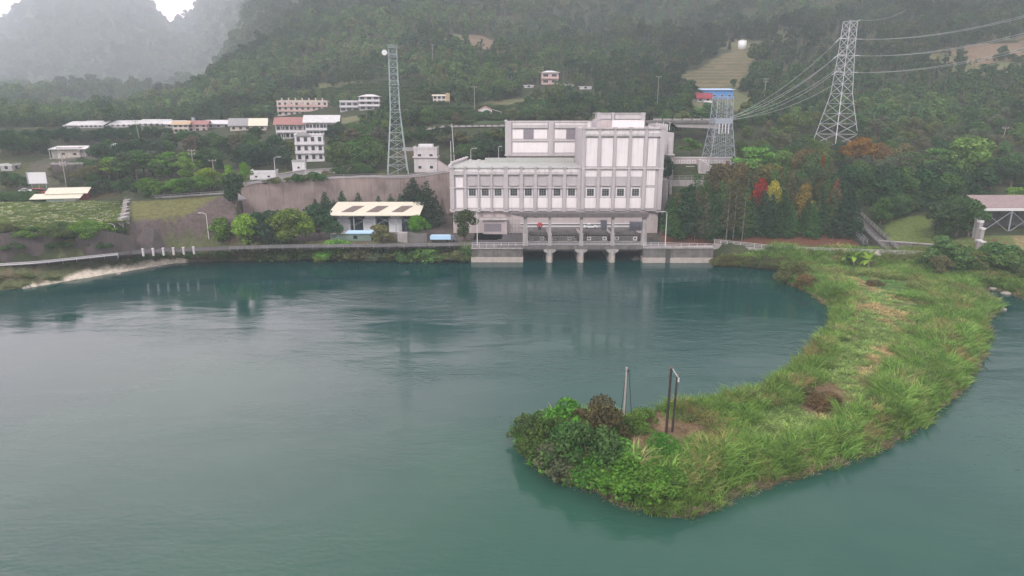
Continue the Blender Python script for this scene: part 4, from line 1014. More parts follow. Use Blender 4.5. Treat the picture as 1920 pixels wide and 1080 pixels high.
# gatehouse near the mast
def ghx(e, w, d, H, fh):
    MB().box(-.4, w + .4, -.6, d + .4, H * .62, H * .68).build('mid_ledge', M['lip'], e)
    MB().box(w * .2, w * .8, 1, d - 1, H + .3, H + 1.6).build('roof_box', M['wwall'], e)
    MB().profx([(w + .1, 0), (w * 1.7, -.3), (w * 1.7, .2), (w + .1, H * .5)], .3, d * .7).build('stair_wall', M['pink'], e)
    MB().box(-4.5, -.2, 1, 2, H * .9, H + .4).build('side_gantry', M['gwall'], e)
house(777, 820, 324, 2, 'grey white two storey gatehouse with overhanging roof slab beside the mast', 'lip', 'flat', 'lip', 2, 7, fit_h=45, extra=ghx, name='gatehouse', cat='gatehouse', over=1.2, win=(1.3, 1.1))

# ------------------------------------------------------------------ transformer shed in the yard
def shed():
    Y = 224; x0 = atY(627, 428, Y)[0]; x1 = atY(783, 428, Y)[0]; zb = float(g1((x0 + x1) / 2, Y)); w = x1 - x0
    e = thing('equipment_shed', 'long open equipment shed with cream sloping roof and three brown skylights', 'shed', (x0, Y, zb))
    ze = atY(700, 405, Y - 3)[2] - zb; zk = ze + 2.4; d = 12.5
    MB().prof([(-3, ze), (-3, ze + .25), (d, zk + .25), (d, zk)], -1.6, w + 1.2).build('roof', M['cream'], e)
    sl = (zk - ze) / (d + 3)
    for k in range(3):
        a = w * (.09 + .3 * k)
        MB().add([(a, .4, ze + 3.4 * sl + .27), (a + 4, .4, ze + 3.4 * sl + .27), (a + 6.5, 7.4, ze + 10.4 * sl + .27), (a + 2.5, 7.4, ze + 10.4 * sl + .27)] + [(a, .4, ze + 3.4 * sl + .33), (a + 4, .4, ze + 3.4 * sl + .33), (a + 6.5, 7.4, ze + 10.4 * sl + .33), (a + 2.5, 7.4, ze + 10.4 * sl + .33)],
             [(4, 5, 6, 7), (0, 1, 5, 4), (1, 2, 6, 5), (2, 3, 7, 6), (3, 0, 4, 7)]).build('skylight', M['brown'], e)
        b = w * (.03 + .31 * k)
        MB().box(b, b + w * .155, 1, 5, 0, ze - 1.6).box(b + .6, b + w * .155 - .6, 1.6, 4.4, ze - 1.6, ze - .3).build('clad_tank', M['silver'], e)
        MB().box(b + w * .17, b + w * .3, 2.5, 6, 0, ze * .55).bar((b + w * .2, 2, 0), (b + w * .2, 2, ze * .8), .5, n=8).bar((b + w * .26, 2, 0), (b + w * .26, 2, ze * .7), .4, n=8).build('machinery', M['mach'], e)
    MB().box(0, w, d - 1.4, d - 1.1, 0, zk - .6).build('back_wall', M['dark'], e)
    for k in range(5):
        x = w * k / 4; MB().box(x - .15, x + .15, -1.5, -1.2, -.5, ze + .1).build('post', M['steelg'], e)
    b = MB()
    for k in range(4):
        xa, xb = w * k / 4, w * (k + 1) / 4; b.bar((xa, -1.3, ze), (xb, -1.3, ze * .45), .08).bar((xb, -1.3, ze), (xa, -1.3, ze * .45), .08)
    b.build('brace', M['steelg'], e); MB().box(-1, w + 1, -2.4, 7, -2, .12).build('plinth', M['conc'], e)
shed()
def low_green():
    Y = 212; x0 = atY(620, 447, Y)[0]; x1 = atY(696, 447, Y)[0]; w = x1 - x0; z = g1(x0 + 4, Y)
    e = thing('workshop', 'low green grey workshop with narrow white roof strip in front of the shed', 'workshop', (x0, Y, z))
    MB().box(0, w, 0, 5, -1, 2.3).build('wall', mat('green_grey_paint', (.16, .22, .19), .8, .4), e)
    MB().box(w * .38, w + .3, -.5, 4, 2.3, 2.75).build('roof', M['bluep'], e); MB().box(w * .05, w * .38 - .02, -.6, 3, 2.3, 2.6).build('brown_roof', M['pink'], e)
    MB().box(w * .56, w * .66, -.06, 0, .6, 1.7).build('doorway', M['glass'], e)
    Y = 211; x0 = atY(745, 447, Y)[0]; e = thing('concrete_block', 'pale concrete block store between the workshop and the round green tree', 'store', (x0, Y, g1(x0, Y)))
    MB().box(0, 3.2, 0, 3, -1, 2.6).build('pale_part', M['concl'], e); MB().box(3.21, 9.5, .3, 3, -1, 2.2).build('dark_part', M['conc'], e)
low_green()
def tent():
    Y = 209; x0 = atY(806, 443, Y)[0]; w = 6.6; e = thing('covered_truck', 'parked truck with long light blue tarpaulin cover on the quay', 'truck', (x0, Y, 5.05))
    MB().profx([(0, .9), (0, 1.9), (.3, 2.15), (w - .3, 2.15), (w, 1.9), (w, .9)], 0, 2.2).build('tarp_cover', M['bluep'], e)
    MB().box(0, w, .1, 2.1, .55, .89).build('chassis', M['dark'], e); MB().profx([(w + .05, .55), (w + .05, 2.0), (w + 1.1, 2.0), (w + 1.6, 1.3), (w + 1.6, .55)], .1, 2.1).build('cab', M['cabinet'], e)
    for a in (1, w - 1.2, w + .9):
        for y in (.05, 2.0): MB().bar((a, y, .45), (a, y + .2, .45), .45, n=12).build('wheel', M['tyre'], e)
tent()

# ------------------------------------------------------------------ walls, roads, bridge
def wallrun(name, label, pts, h_down, thick, m, cop=None, cat='retaining wall', lean=0.0):
    """pts: (x,y,ztop)"""
    e = thing(name, label, cat, pts[0]); o = pts[0]; b = MB(); c = MB()
    for (a, q) in zip(pts[:-1], pts[1:]):
        d = Vector((q[0] - a[0], q[1] - a[1], 0)).normalized(); n = Vector((d.y, -d.x, 0))
        f = lambda p, t, z: (p[0] + n.x * t, p[1] + n.y * t, z)
        b.add([f(a, lean, a[2] - h_down), f(q, lean, q[2] - h_down), f(q, -thick, q[2] - h_down), f(a, -thick, a[2] - h_down), f(a, 0, a[2]), f(q, 0, q[2]), f(q, -thick, q[2]), f(a, -thick, a[2])],
              [(3, 2, 1, 0), (4, 5, 6, 7), (0, 1, 5, 4), (1, 2, 6, 5), (2, 3, 7, 6), (3, 0, 4, 7)])
        c.add([f(a, .2, a[2]), f(q, .2, q[2]), f(q, -thick - .1, q[2]), f(a, -thick - .1, a[2]), f(a, .2, a[2] + .3), f(q, .2, q[2] + .3), f(q, -thick - .1, q[2] + .3), f(a, -thick - .1, a[2] + .3)],
              [(3, 2, 1, 0), (4, 5, 6, 7), (0, 1, 5, 4), (1, 2, 6, 5), (2, 3, 7, 6), (3, 0, 4, 7)])
    b.build('wall_face', m, e, off=o)
    if cop: c.build('coping', cop, e, off=o)
    return e
pts = []
for s in np.linspace(-.405, -.082, 14):
    Y = float(Yw(s)) - .6; pts.append((s * Y, Y, g1(s * (Y + 3), Y + 3) + .3))
wallrun('retaining_wall', 'long stained rose grey retaining wall above the yard left of the powerhouse', pts, 16, 1.2, M['wallp'], M['concl'])
pts = [(-20.5, 261.4, 21.8), (-8, 261.6, 22)]
wallrun('retaining_wall', 'short retaining wall touching the left rear corner of the powerhouse', [(pts[0][0], 261.4, 21.9), (60, 261.4, 22)], 18, 1, M['wallp'], M['concl'])
# dark wall at the left road
pts = []
for px in range(-260, 246, 42):
    s = sx(px) * 1.0; Y = float(np.interp(s, [sx(-250), sx(0), sx(50), sx(180), sx(232), sx(246)], [170, 181, 184, 191, 195, 197])) - .1
    pts.append((s * Y, Y, g1(s * (Y + 3.6), Y + 3.6) + .15))
wallrun('retaining_wall', 'dark mossy retaining wall below the vegetable field on the left', pts, 9, 1.0, M['walld'])
pts = []
for px in range(250, 446, 16):
    s = sx(px); Y = float(np.interp(s, [sx(246), sx(320), sx(360), sx(440)], [203.6, 205.8, 206.8, 209.5])); pts.append((s * Y, Y, g1(s * Y, Y) + .35))
wallrun('retaining_wall', 'dark leaning stone revetment below the grass slope', pts, 7.6, .6, M['walld'], None, lean=6.2)
# stepped concrete buttress between field and grass slope
def steps():
    a = hit(238, 470); b_ = hit(241, 380); e = thing('stepped_buttress', 'stepped pale concrete buttress climbing between field and grass slope', 'buttress', a)
    m = MB(); n = 9
    for k in range(n):
        f = k / (n - 1); p = a.lerp(b_, f); z = g1(p[0], p[1]) + 1.1
        m.box(p[0] - .7, p[0] + .7, p[1] - 1.8, p[1] + 1.8, z - 4, z + .35 * (k % 2))
    m.build('steps', M['concl'], e, off=a)
    q = hit(228, 474); e = thing('yellow_marker_box', 'small yellow box at the foot of the stepped buttress', 'box', q)
    MB().box(-1.3, .6, -.4, .6, -.3, 1.7).build('box_body', M['yellow'], e); MB().box(-1.4, .7, -.5, .7, 1.7, 1.82).build('lid', M['concl'], e)
    q = hit(234, 478); e = thing('gate_post', 'white concrete gate post beside the yellow box', 'post', q); MB().box(-.6, .6, -.6, .6, -.5, 3.2).build('shaft', M['concl'], e); MB().box(-.8, .8, -.8, .8, 3.2, 3.6).build('cap', M['lip'], e)
steps()
def roadstrip(name, pts, w, m, th=.3, lift=.2):
    b = MB()
    P = [Vector(p) for p in pts]
    for i in range(len(P) - 1):
        a, q = P[i], P[i + 1]; d = (q - a); d.z = 0; d.normalize(); n = Vector((-d.y, d.x, 0)) * w / 2
        b.add([a - n, q - n, q + n, a + n] + [v + Vector((0, 0, th)) for v in (a - n, q - n, q + n, a + n)], [(3, 2, 1, 0), (4, 5, 6, 7), (0, 1, 5, 4), (1, 2, 6, 5), (2, 3, 7, 6), (3, 0, 4, 7)])
    return tag(b.build(name, m), kind='structure')
# quay road along the water, left
RP = [(-260, 178), (-100, 172), (0, 175), (50, 177), (180, 186), (246, 191), (320, 193), (440, 197), (540, 199), (700, 200.3), (835, 201.4), (880, 203)]
def qpt(px, dy=0, z=5.0):
    Y = float(np.interp(px, [a for a, b in RP], [b for a, b in RP])) + dy; return Vector((sx(px) * Y, Y, z))
roadstrip('quay_road', [qpt(px, 3.2, 4.95) for px in range(-220, 890, 45)], 5.4, M['asph'])
# upper lane behind the long retaining wall
up = []
for s in np.linspace(-.40, -.10, 12):
    Y = float(Yw(s)) + 4; up.append((s * Y, Y, g1(s * Y, Y) + .1))
roadstrip('upper_lane', up, 5, M['road'])
ul = [(hit(a, b)) for a, b in ((236, 376), (300, 373), (360, 369), (430, 365), (450, 380))]
roadstrip('slope_lane', [p + Vector((0, 2, .1)) for p in ul], 3.4, M['road'])
# hillside highway and bridge
hw = []
for px in range(745, 1225, 40):
    s = sx(px); Y = 305.; hw.append((s * Y, Y, g1(s * Y, Y) + .25 if px < 1000 else 39.2))
roadstrip('hill_road', hw, 7, M['road'])
hb = MB()
for i, px in enumerate(range(750, 1130, 12)):
    Y = 301.2; x = sx(px) * Y; hb.box(x - .9, x + .9, Y, Y + .3, g1(x, 303) + .3, g1(x, 303) + 1.1)
e = thing('road_barrier', 'low concrete barrier along the hillside road above the powerhouse', 'barrier', (sx(750) * 301, 301, 38)); hb.build('blocks', M['concl'], e, off=(sx(750) * 301, 301, 38))
def bridge():
    Y = 292; x0, x1 = atY(1212, 238, Y)[0], atY(1348, 238, Y)[0]; z = atY(1300, 230, Y)[2]
    o = (x0, Y, z); e = thing('road_bridge', 'concrete road bridge with thick girder crossing behind the gantry tower', 'bridge', o)
    MB().box(x0, x1, Y, Y + 8, z - .2, z + .9).build('deck', M['conc'], e, off=o)
    g = MB().profx([(atY(1262, 238, Y)[0], z - .2), (atY(1270, 238, Y)[0], z - 1.9), (x1, z - 2.6), (x1, z - .2)], Y + .8, Y + 7); g.build('girder', M['concl'], e, off=o)
    r = MB()
    for k in range(int((x1 - x0 - 5) / 4.2)):
        a = x0 + 3 + k * 4.2; r.box(a, a + 3.4, Y + .1, Y + .3, z + 1.0, z + 1.7).box(a - .2, a + .2, Y + .05, Y + .35, z + .9, z + 1.8)
    r.build('parapet', M['concl'], e, off=o); MB().box(atY(1336, 240, Y)[0], atY(1344, 240, Y)[0], Y + 1, Y + 7, 24, z - .3).build('pier', M['conc'], e, off=o)
    MB().box(x0 - 1, x0 + 6, Y + .6, Y + 9, 26, z - .22).build('abutment', M['concd'], e, off=o)
bridge()
# patterned terrace wall behind the grove
def terrace():
    Y = 256.5; x0, x1 = atY(1262, 305, Y)[0], atY(1372, 305, Y)[0]; zt = atY(1300, 296.5, Y)[2]; zb = atY(1300, 345, Y)[2]
    o = (x0, Y, zb); e = thing('terrace_wall', 'rose terrace wall with a frieze of white square rings behind the grove', 'terrace wall', o)
    MB().box(x0, x1, Y, Y + 1, zb - 8, zt).build('wall_face', M['pink'], e, off=o); MB().box(x0 - .2, x1 + .2, Y - .2, Y + 1.1, zt, zt + .4).build('coping', M['lip'], e, off=o)
    for k in range(11):
        a = x0 + 1 + k * 2.05; c = zt - 1.3
        b = MB().box(a, a + 1.5, Y - .12, Y, c + .35, c + .6).box(a, a + 1.5, Y - .12, Y, c - .6, c - .35).box(a, a + .25, Y - .12, Y, c - .35, c + .35).box(a + 1.25, a + 1.5, Y - .12, Y, c - .35, c + .35)
        b.build('square_ring', M['frame'], e, off=o)
    a = x0 + 4.6; zz = atY(1300, 322, Y)[2]
    MB().box(a, a + 3.4, Y - 1.2, Y, zz - .6, zz + 2.2).build('gate_frame', M['frame'], e, off=o); MB().box(a + .5, a + 2.9, Y - 1.25, Y - 1.2, zz + .4, zz + 1.7).build('gate_opening', M['cabinet'], e, off=o)
    s = MB()
    for k in range(12): s.box(x0 + 9 + k * .95, x0 + 10.2 + k * .95, Y - 3.2, Y - .2, zb - 3, zt - .4 - k * .55)
    s.build('steps', M['lip'], e, off=o)
    # lower retaining wall and rails
    Y = 246; x0, x1 = atY(1240, 345, Y)[0], atY(1330, 345, Y)[0]; z = atY(1300, 338, Y)[2]; o = (x0, Y, z)
    e = thing('retaining_wall', 'plain grey retaining wall between the powerhouse and the grove', 'retaining wall', o); MB().box(x0, x1, Y, Y + 1.2, z - 15, z).build('wall_face', M['concl'], e, off=o)
    r = MB()
    for q in (.5, 1.0, 1.6): r.bar((x0, Y + .3, z + q), (x1, Y + .3, z + q), .09)
    for k in range(9): r.bar((x0 + (x1 - x0) * k / 8, Y + .3, z), (x0 + (x1 - x0) * k / 8, Y + .3, z + 1.6), .08)
    r.build('railing', M['rail'], e, off=o)
terrace()

# ------------------------------------------------------------------ railings along the banks
def fence(name, label, pts, h=1.15, rails=(.45, .8, 1.15), every=2.4, m='rail', r=.06, group='railings along the banks', cat='railing', pr=.07):
    o = Vector(pts[0]); e = thing(name, label, cat, o, 0, group); rl = MB(); ps = MB()
    for a, b in zip(pts[:-1], pts[1:]):
        a = Vector(a); b = Vector(b); n = max(1, round((b - a).length / every))
        for q in rails: rl.bar(a + Vector((0, 0, q)), b + Vector((0, 0, q)), r)
        for k in range(n + 1): p = a.lerp(b, k / n); ps.bar(p - Vector((0, 0, .4)), p + Vector((0, 0, h)), pr)
    rl.build('rail', M[m], e, off=o); ps.build('post', M[m], e, off=o); return e
fence('guard_rail', 'pale double guard rail along the left quay road below the dark wall', [qpt(px, .3) for px in range(-200, 232, 27)], 1.1, (.5, .68, .98), 2.6, 'frame', .1)
fence('quay_railing', 'thin steel railing on the quay in front of the equipment shed', [qpt(px, .3) for px in range(420, 886, 29)], m='rail')
fence('quay_railing', 'steel railing on the quay wall left of the tailrace', [(TX(885), TY + .1, 4.55), (TX(981), TY + .2, 4.55)], 1.5, (.5, .95, 1.5), 2.2, 'frame', .07)
fence('quay_railing', 'steel railing on the quay wall right of the tailrace', [(TX(1207), TY - .5, 4.85), (TX(1262), TY - .5, 4.85), (TX(1337), TY - .5, 4.5)], 1.3, (.4, .8, 1.3), 2.4, 'frame', .07)
pp_ = [hit(px, rw) for px, rw in ((1338, 468), (1400, 469), (1470, 472), (1540, 475), (1600, 478), (1660, 480), (1728, 482))]
for p in pp_: p[2] = max(p[2], 4.4)
fence('bank_railing', 'steel railing along the path below the grove', [(p[0], p[1], 4.9) for p in pp_], 1.2, (.4, .8, 1.2), 2.2, 'frame', .06)
wallrun('low_wall', 'low pale kerb wall under the railing below the grove', [(p[0], p[1] - .2, 4.9) for p in pp_], 3.2, .5, M['concl'], None, 'low wall')
fence('lane_railing', 'thin railing along the lane at the top of the grass slope', [p + Vector((0, -.2, .2)) for p in ul[:4]], 1.0, (.5, 1.0), 3, 'rail', .07)
for k in range(6):
    px = 254 + k * 19.5; p = qpt(px, .2); e = thing('bollard', ('leftmost', 'second', 'third', 'fourth', 'fifth', 'rightmost')[k] + ' square white bollard beside the quay road below the dark revetment', 'bollard', p, 0, 'white bollards along the quay road')
    MB().box(-.25, .25, -.22, .22, -.6, 1.5).build('shaft', M['lip'], e); MB().box(-.32, .32, -.29, .29, 1.5, 1.66).build('cap', M['frame'], e)
tp = [Vector((s * float(Yw(s)), float(Yw(s)) - .2, g1(s * (float(Yw(s)) + 3), float(Yw(s)) + 3) + .6)) for s in np.linspace(-.40, -.1, 12)]
fence('wall_railing', 'thin railing on top of the long retaining wall', tp, 1.0, (.5, 1.0), 3.2, 'gwall', .06)
px_, gp = 0, [hit(a, b) for a, b in ((506, 345), (560, 336), (620, 330), (690, 322))]
e = wallrun('garden_wall', 'low pale garden wall along the upper lane near the mast', [(p[0], p[1] + 7, g1(p[0], p[1] + 7) + 1.8) for p in gp], 3, .5, M['lip'], M['concl'], 'garden wall')

# ------------------------------------------------------------------ lamps and poles
def lamp(px, row, h, label, arm=1.6, m='frame', side=1, Y=None, z=None):
    p = hit(px, row) if Y is None else atY(px, row, Y)
    if z is not None: p[2] = z
    e = thing('street_lamp', label, 'street lamp', p, 0, 'street lamps around the power station')
    pole = MB().bar((0, 0, -.4), (0, 0, h - .6), .14, .09, 8)
    pts = [Vector((0, 0, h - .6))] + [Vector((side * arm * (1 - math.cos(R(a))), 0, h - .6 + .7 * math.sin(R(a)))) for a in (25, 50, 75, 90)]
    pole.path(pts, .07); pole.build('pole', M[m], e)
    q = pts[-1]; MB().box(min(q.x, q.x + side * .8), max(q.x, q.x + side * .8), -.16, .16, q.z - .12, q.z + .06).build('lamp_head', M['frame'], e)
lamp(895, 459, 12, 'pale street lamp on the quay beside the dark bush left of the tailrace', Y=204, z=4.6)
lamp(1247, 460, 11, 'pale street lamp on the quay wall right of the tailrace', 1.0, side=-1, Y=204, z=4.6)
lamp(222, 472, 7, 'thin street lamp beside the yellow box on the left quay road', side=-1)
lamp(393, 458, 8, 'thin street lamp in front of the dark stone revetment', side=-1)
lamp(883, 300, 7.5, 'street lamp behind the low green roof', Y=262, z=24)
lamp(518, 345, 9, 'street lamp on the upper lane beside the low white building')
lamp(574, 332, 8, 'street lamp on the upper lane beside the plain white hut')
lamp(935, 297, 7, 'thin lamp post behind the back parapet of the green roof', .5, Y=266, z=25)
def upole(px, row, h, label, arms=2, m='polec', lean=0.0, r=.17, name='utility_pole'):
    p = hit(px, row); e = thing(name, label, 'utility pole', p, 0, 'utility poles on the hillside')
    MB().bar((0, 0, -1), (lean, 0, h), r, r * .65, 8).build('shaft', M[m], e)
    for k in range(arms):
        z = h - .6 - k * 1.3; MB().box(-1.3 + lean, 1.3 + lean, -.08, .08, z, z + .16).build('crossarm', M[m], e)
        for q in (-1.1, 0, 1.1): MB().bar((q + lean, 0, z + .16), (q + lean, 0, z + .5), .09, n=6).build('insulator', M['frame'], e)
upole(266, 280, 13, 'leaning utility pole in front of the dark tree belt left of the village', lean=-1.2)
upole(365, 335, 11, 'utility pole with two crossarms above the grass slope')
upole(404, 352, 10, 'slim utility pole beside the tall left bright tree', 1)
upole(852, 303, 15, 'tall pale utility pole between the gatehouse and the green roof', 0, 'frame', -.7)
upole(846, 312, 10, 'shorter utility pole next to the gatehouse stair', 0, 'frame')
upole(812, 132, 16, 'utility pole high on the slope above the cream house', 1)
upole(890, 208, 12, 'utility pole left of the orange roofed house', 1)
upole(1431, 205, 15, 'utility pole under the power lines between the two towers', 2)
upole(1232, 205, 16, 'utility pole above the bridge approach', 1)
upole(1878, 280, 9, 'small pale utility pole at the right edge of the slope', 1)
upole(125, 352, 14, 'utility pole stacked with pale crossarms beside the bungalow wall', 5)

# ------------------------------------------------------------------ lattice towers
def lattice(e, o, base, topw, H, n, m, r0=.16, rb=.08, taper=None, xb='x'):
    """four legs and bracing; taper: list of (z fraction, half width)"""
    prof = taper or [(0, base), (1, topw)]
    hw = lambda z: float(np.interp(z / H, [a for a, b in prof], [b for a, b in prof]))
    zs = [0.0]
    for k in range(n): zs.append(zs[-1] + max(.55, hw(zs[-1]) / base))
    zs = [z / zs[-1] * H for z in zs]
    for sx_, sy_ in ((-1, -1), (1, -1), (1, 1), (-1, 1)):
        b = MB()
        for a, c in zip(zs[:-1], zs[1:]): b.bar((sx_ * hw(a), sy_ * hw(a), a), (sx_ * hw(c), sy_ * hw(c), c), r0)
        b.build('leg', m, e)
    b = MB(); cs = [(-1, -1), (1, -1), (1, 1), (-1, 1)]
    for i, (a, c) in enumerate(zip(zs[:-1], zs[1:])):
        for k in range(4):
            p, q = cs[k], cs[(k + 1) % 4]
            b.bar((p[0] * hw(a), p[1] * hw(a), a), (q[0] * hw(c), q[1] * hw(c), c), rb)
            if xb == 'x': b.bar((q[0] * hw(a), q[1] * hw(a), a), (p[0] * hw(c), p[1] * hw(c), c), rb)
            b.bar((p[0] * hw(c), p[1] * hw(c), c), (q[0] * hw(c), q[1] * hw(c), c), rb)
    b.build('bracing', m, e); return hw
# communication mast
p = hit(746, 326); MASTH = atY(730, 90, p[1])[2] - p[2]
e = thing('communication_mast', 'tall grey green lattice communication mast with a white dish near its top', 'mast', p, R(12)); NOF.append((p[0], p[1], 7))
hw = lattice(e, p, 3.9, 1.35, MASTH, 17, M['steelg'], .2, .09, [(0, 3.9), (.5, 1.75), (1, 1.4)], 'z')
for f in (.5, .72, .93, 1.0):
    w = hw(MASTH * f) + .5; MB().box(-w, w, -w, w, MASTH * f - .12, MASTH * f).build('platform', M['steelg'], e)
b = MB()
for f in (.93, 1.0):
    w = hw(MASTH * f) + .5
    for s1 in (-1, 1):
        for z in (.6, 1.1): b.bar((-w, s1 * w, MASTH * f + z), (w, s1 * w, MASTH * f + z), .05).bar((s1 * w, -w, MASTH * f + z), (s1 * w, w, MASTH * f + z), .05)
b.bar((.5, 0, MASTH), (.5, 0, MASTH + 3.2), .05).build('platform_rail', M['steelg'], e)
d = MB().bar((-3.0, -.9, MASTH - 1.7), (-3.0, -.1, MASTH - 1.7), 1.0, .8, 16).bar((-3, -.1, MASTH - 1.7), (-1.4, 0, MASTH - 1.7), .1); d.build('dish', M['whitep'], e)
l = MB()
for k in range(int(MASTH / .9)): l.box(-.25, .25, -.02, .02, k * .9, k * .9 + .06)
l.bar((-.25, 0, 0), (-.25, 0, MASTH), .04).bar((.25, 0, 0), (.25, 0, MASTH), .04).build('ladder', M['steelg'], e)
# big pylon
p = hit(1566, 272); PYH = atY(1586, 40, p[1])[2] - p[2]; PY = p.copy()
e = thing('transmission_pylon', 'tall pale steel transmission pylon on the slope right of the powerhouse', 'pylon', p, R(20)); NOF.append((p[0], p[1], 10)); NOF.append((p[0] - 2, p[1] - 12, 9))
lattice(e, p, 6.4, 2.1, PYH, 13, M['steelw'], .19, .08, [(0, 6.6), (.42, 3.0), (.75, 2.2), (1, 1.9)])
b = MB()
for i in range(4):
    a0 = (-6.6 if i in (0, 3) else 6.6, -6.6 if i < 2 else 6.6)
    b.bar((a0[0], a0[1], 0), (a0[0] * .6, a0[1] * .6, PYH * .2), .1)
    MB().box(a0[0] - .7, a0[0] + .7, a0[1] - .7, a0[1] + .7, -4, .3).build('footing', M['concl'], e)
ARMS = []
for f in (.60, .735, .865):
    z = PYH * f
    for s1 in (-1, 1):
        ARMS.append((s1 * 4.6, z)); w = 2.2
        MB().bar((s1 * w, -w * .6, z), (s1 * 4.8, 0, z), .13).bar((s1 * w, w * .6, z), (s1 * 4.8, 0, z), .13).bar((s1 * w, 0, z + 1.6), (s1 * 4.8, 0, z), .1).build('crossarm', M['steelw'], e)
MB().bar((1.9, -1.9, PYH), (5.2, 0, PYH + .7), .12).bar((1.9, 1.9, PYH), (5.2, 0, PYH + .7), .12).build('earth_wire_arm', M['steelw'], e)
# gantry tower behind the powerhouse
GP0 = hit(1346, 306, 250); GH = atY(1346, 181, GP0[1])[2] - GP0[2]; g0 = GP0
e = thing('gantry_tower', 'stubby grey blue line gantry tower behind the patterned terrace wall', 'tower', g0, R(4)); NOF.append((g0[0], g0[1], 10)); NOF.append((g0[0], g0[1] - 8, 7))
lattice(e, g0, 4.6, 2.9, GH, 8, M['steel'], .17, .07, [(0, 4.9), (.62, 3.1), (1, 2.9)])
MB().box(-3.2, 3.2, -3.3, -2.9, GH * .6, GH * .68).box(-3.2, 3.2, 2.9, 3.3, GH * .6, GH * .68).build('cross_beam', M['steel'], e)
b = MB()
for k in range(9): x = -2.6 + k * .65; b.bar((x, -3.1, GH * .6), (x * 1.35, -4.4, 0), .07)
for k in range(5): x = -2.2 + k * 1.1; b.bar((x, -3.0, GH * .68), (x, -2.9, GH), .09)
b.build('down_lead', M['steel'], e)
b = MB()
for k in range(4): x = -1.8 + k * 1.2; b.bar((x, -3.3, GH * .6), (x, -3.3, GH * .45), .2, n=8)
b.build('insulator_string', M['frame'], e)
def cable(label, a, b, sag, r=.06, m='cable', group=None, ins=True, name='power_cable'):
    a = Vector(a); b = Vector(b); e = thing(name, label, 'cable', a, 0, group); pts = []
    n = 22
    for k in range(n + 1):
        f = k / n; p = a.lerp(b, f); p.z -= sag * 4 * f * (1 - f); pts.append(p - a)
    MB().path(pts, r, 5).build('wire', M[m], e)
    if ins:
        d = (pts[1] - pts[0]).normalized(); MB().bar((0, 0, 0), d * 3.2, .13, n=6).build('insulator_string', M['frame'], e)
ca_, sa_ = math.cos(R(20)), math.sin(R(20))
def armw(i): x, z = ARMS[i]; return Vector((PY[0] + x * ca_, PY[1] + x * sa_, PY[2] + z))
gt = Vector((g0[0], g0[1], g0[2] + GH * .66))
lv = ('lowest', 'middle', 'top')
for j in range(3):
    cable('power cable from the %s left arm of the pylon down to the gantry tower' % lv[j], armw(2 * j), gt + Vector((3.2, -1 + j * .5, -.3 + .4 * j)), 3.2, group='cables between the two towers')
    cable('power cable from the %s right arm of the pylon down to the gantry tower' % lv[j], armw(2 * j + 1), gt + Vector((3.4, 2 + j * .5, .3 * j)), 4.0, group='cables between the two towers')
rows = [(1960, 84), (1960, 56), (1960, 22)]
for j in range(3):
    q = atY(rows[j][0], rows[j][1], 225)
    cable('power cable leaving the %s right arm of the pylon towards the right edge' % lv[j], armw(2 * j + 1), q, 2.6, group='cables leaving the pylon')
    cable('second power cable beside the %s one leaving the pylon rightwards' % lv[j], armw(2 * j), q + Vector((2, 8, .6)), 3.0, group='cables leaving the pylon', r=.07)
cable('thin earth wire leaving the very top of the pylon', PY + Vector((4, 1, PYH + .7)), atY(1700, 18, 420), 2, r=.07, ins=False)

# ------------------------------------------------------------------ poles on the spit
def spit_pole(px, row, top, label, m, r, group=None, lean=0.0, extra=None):
    p = hit(px, row); h = atY(px, top, p[1])[2] - p[2]
    e = thing('wooden_pole' if m == 'wood' else 'steel_pole', label, 'pole', p, 0, group)
    MB().bar((0, 0, -.8), (lean, 0, h), r, r * .8, 8).build('shaft', M[m], e)
    MB().bar((lean, 0, h - .05), (lean, 0, h + .12), r * 1.1, r * .9, 8).build('cap', M['concl' if m != 'wood' else 'rust'], e)
    return e, p, h
e1, p1, h1 = spit_pole(1248, 822, 690, 'taller dark wooden pole of the pair standing on the spit', 'wood', .20, 'dark poles on the spit', .15)
e2, p2, h2 = spit_pole(1260, 812, 703, 'shorter dark wooden pole on the spit, right one of the pair', 'wood', .17, 'dark poles on the spit', .2)
MB().bar((.2, -.2, h2 - .2), (-.75, -.5, h1 * .98 - .2), .09).build('crossarm', M['frame'], e2)
for q in (.15, .5): MB().bar((.35, -.2, h2 - 1.1 + q), (.35, -.2, h2 - .85 + q), .12, n=6).build('insulator', M['frame'], e2)
e3, p3, h3 = spit_pole(1169, 790, 690, 'slender pale pole standing behind the brown bush on the spit', 'polec', .16, None, .1)
MB().bar((.25, .3, -.5), (.2, 0, h3 * .96), .07).build('conduit', M['dark'], e3)
MB().bar((-.55, -.1, 0), (0, 0, h3 * .86), .05).bar((1.25, .2, 0), (.45, 0, h3 * .93), .055).build('guy_wire', M['dark'], e3)
MB().box(.0, .5, -.1, .1, h3 * .93, h3 * .97).build('bracket', M['dark'], e3)
cable('thin cable running from the pale spit pole across the water to the left', p3 + Vector((0, 0, h3)), (-150, 30, 20), 3.5, r=.005, m='cablew', ins=False, name='thin_cable', group='thin cables over the water')
cable('second thin cable over the water just below the first', p3 + Vector((0, 0, h3 - .7)), (-150, 26, 17), 3.5, r=.005, m='cablew', ins=False, name='thin_cable', group='thin cables over the water')

